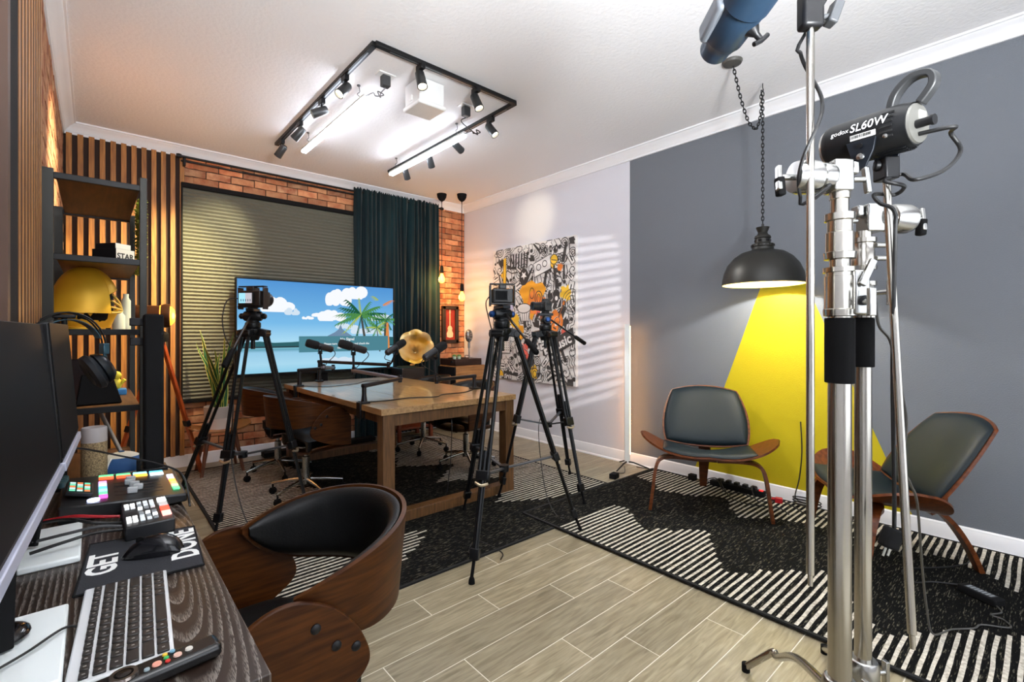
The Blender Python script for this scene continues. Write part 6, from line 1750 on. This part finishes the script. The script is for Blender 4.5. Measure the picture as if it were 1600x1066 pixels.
# things on the lower shelf boards
wd_ = thing('tablet_stand', 'black slanted tablet stand on the fourth shelf board', 'stand', (.01, 2.60, .982))
MB().prism([(-.07, 0), (.075, 0), (.045, .125), (-.05, .125)], -.02, .02, frame_matrix((.015, 2.60, .982), (1, .1, 0), (0, .25, 1))).build('body', matte_black, wd_, local=False, bevel=.003)
tbx = thing('dark_box', 'dark red brown box standing behind the headphones on the shelf', 'box', (-.03, 2.85, .982))
MB().box((-.03, 2.85, 1.072), (.14, .05, .18), (0, 0, .05)).build('carton', M('box_maroon', '2a1416', .5), tbx, local=False, bevel=.003)
yt = thing('yellow_toy', 'small yellow and blue figure at the right of the fourth shelf board', 'toy', (.085, 2.95, .982))
MB().box((.085, 2.95, .997), (.07, .06, .03)).build('blue_base', M('toy_blue', '2f7fc0', .4), yt, local=False, bevel=.005)
MB().ell((.080, 2.95, 1.035), (.024, .02, .03)).ell((.082, 2.948, 1.075), .02).cyl((.098, 2.945, 1.035), (.113, 2.94, 1.055), .008).build('yellow_figure', M('toy_yellow', 'e8d23a', .45), yt, local=False)
bts = thing('white_bottles', 'pair of small pale jars behind the gold helmet', 'jar', (.09, 3.08, 1.292))
MB().lathe([(0, 0), (.026, 0), (.026, .07), (.016, .085), (.016, .10), (0, .10)], (.095, 3.08, 1.292), (0, 0, 1), 18).lathe([(0, 0), (.02, 0), (.02, .15), (.012, .165), (.012, .185), (0, .185)], (.125, 3.14, 1.292), (0, 0, 1), 18).build('glass', M('jar_pale', 'd9dccb', .3), bts, local=False)
cn = thing('cork_canister', 'grey topped canister with a speckled cork coloured body at the desk end', 'canister', (.0, 2.27, DZ))
cxn, cyn = .002, 2.235
MB().lathe([(0, 0), (.035, 0), (.036, .004), (.036, .150), (0, .150)], (cxn, cyn, DZ), (0, 0, 1), 28).build('cork_body', M('cork', 'a38d68', .85, 0, '5c4c36', 260, bump=.4, bscale=120), cn, local=False)
MB().lathe([(.036, .150), (.036, .197), (.033, .201), (0, .199)], (cxn, cyn, DZ), (0, 0, 1), 28).build('grey_lid', M('lid_grey', '9a9494', .5), cn, local=False)
cp = thing('folded_cap', 'blue and white cap lying on the shelf board behind the mixer', 'cap', (.095, 2.62, .672))
cap_w = M('cap_white', 'd6d2c8', .8); cap_b = M('cap_blue', '24558f', .75)
def cap(u, v):
    a = 2 * PI * u; b = v * PI / 2
    return (.09 + .095 * math.cos(a) * math.cos(b), 2.62 + .085 * math.sin(a) * math.cos(b), .674 + .098 * math.sin(b) ** .8)
MB().sheet(lambda u, v: cap(u, v), 30, 12, -.003).build('crown', cap_w, cp, local=False, smooth=60)
MB().sheet(lambda u, v: (lambda p: Vector((p[0] * 1.0, p[1], p[2])) + Vector(((p[0] - .09) * .02, (p[1] - 2.62) * .02, .0015)))(cap(.66 + u * .28, .12 + v * .42)), 14, 8, .002).build('blue_panel', cap_b, cp, local=False, smooth=60)
for sgn in (0, 1):
    MB().tube([Vector(cap(.66 + .28 * sgn, .12 + .042 * k)) * 1.0 + Vector((0, 0, .004)) for k in range(11)], .004, 6).build('white_piping', M('piping_white', 'f0f0ee', .7), cp, local=False)
MB().lathe([(0, 0), (.010, 0), (.010, .006), (0, .008)], (.09, 2.62, .769), (0, 0, 1), 12).build('button', cap_b, cp, local=False)
rod_ = MB().cyl((.008, 2.858, .958), (.118, 2.762, .674), .0085).build('metal_rod', M('rod_grey', '8d8a86', .4, .5), smooth=40, label='thin grey rod leaning beside the blue cap', cat='rod')
bk_ = MB().box((.125, 2.225, DZ + .032), (.012, .03, .064)).build('usb_stick', matte_black, smooth=0, bevel=.003, label='small upright black stick beside the cap, at the back of the mixer', cat='stick')
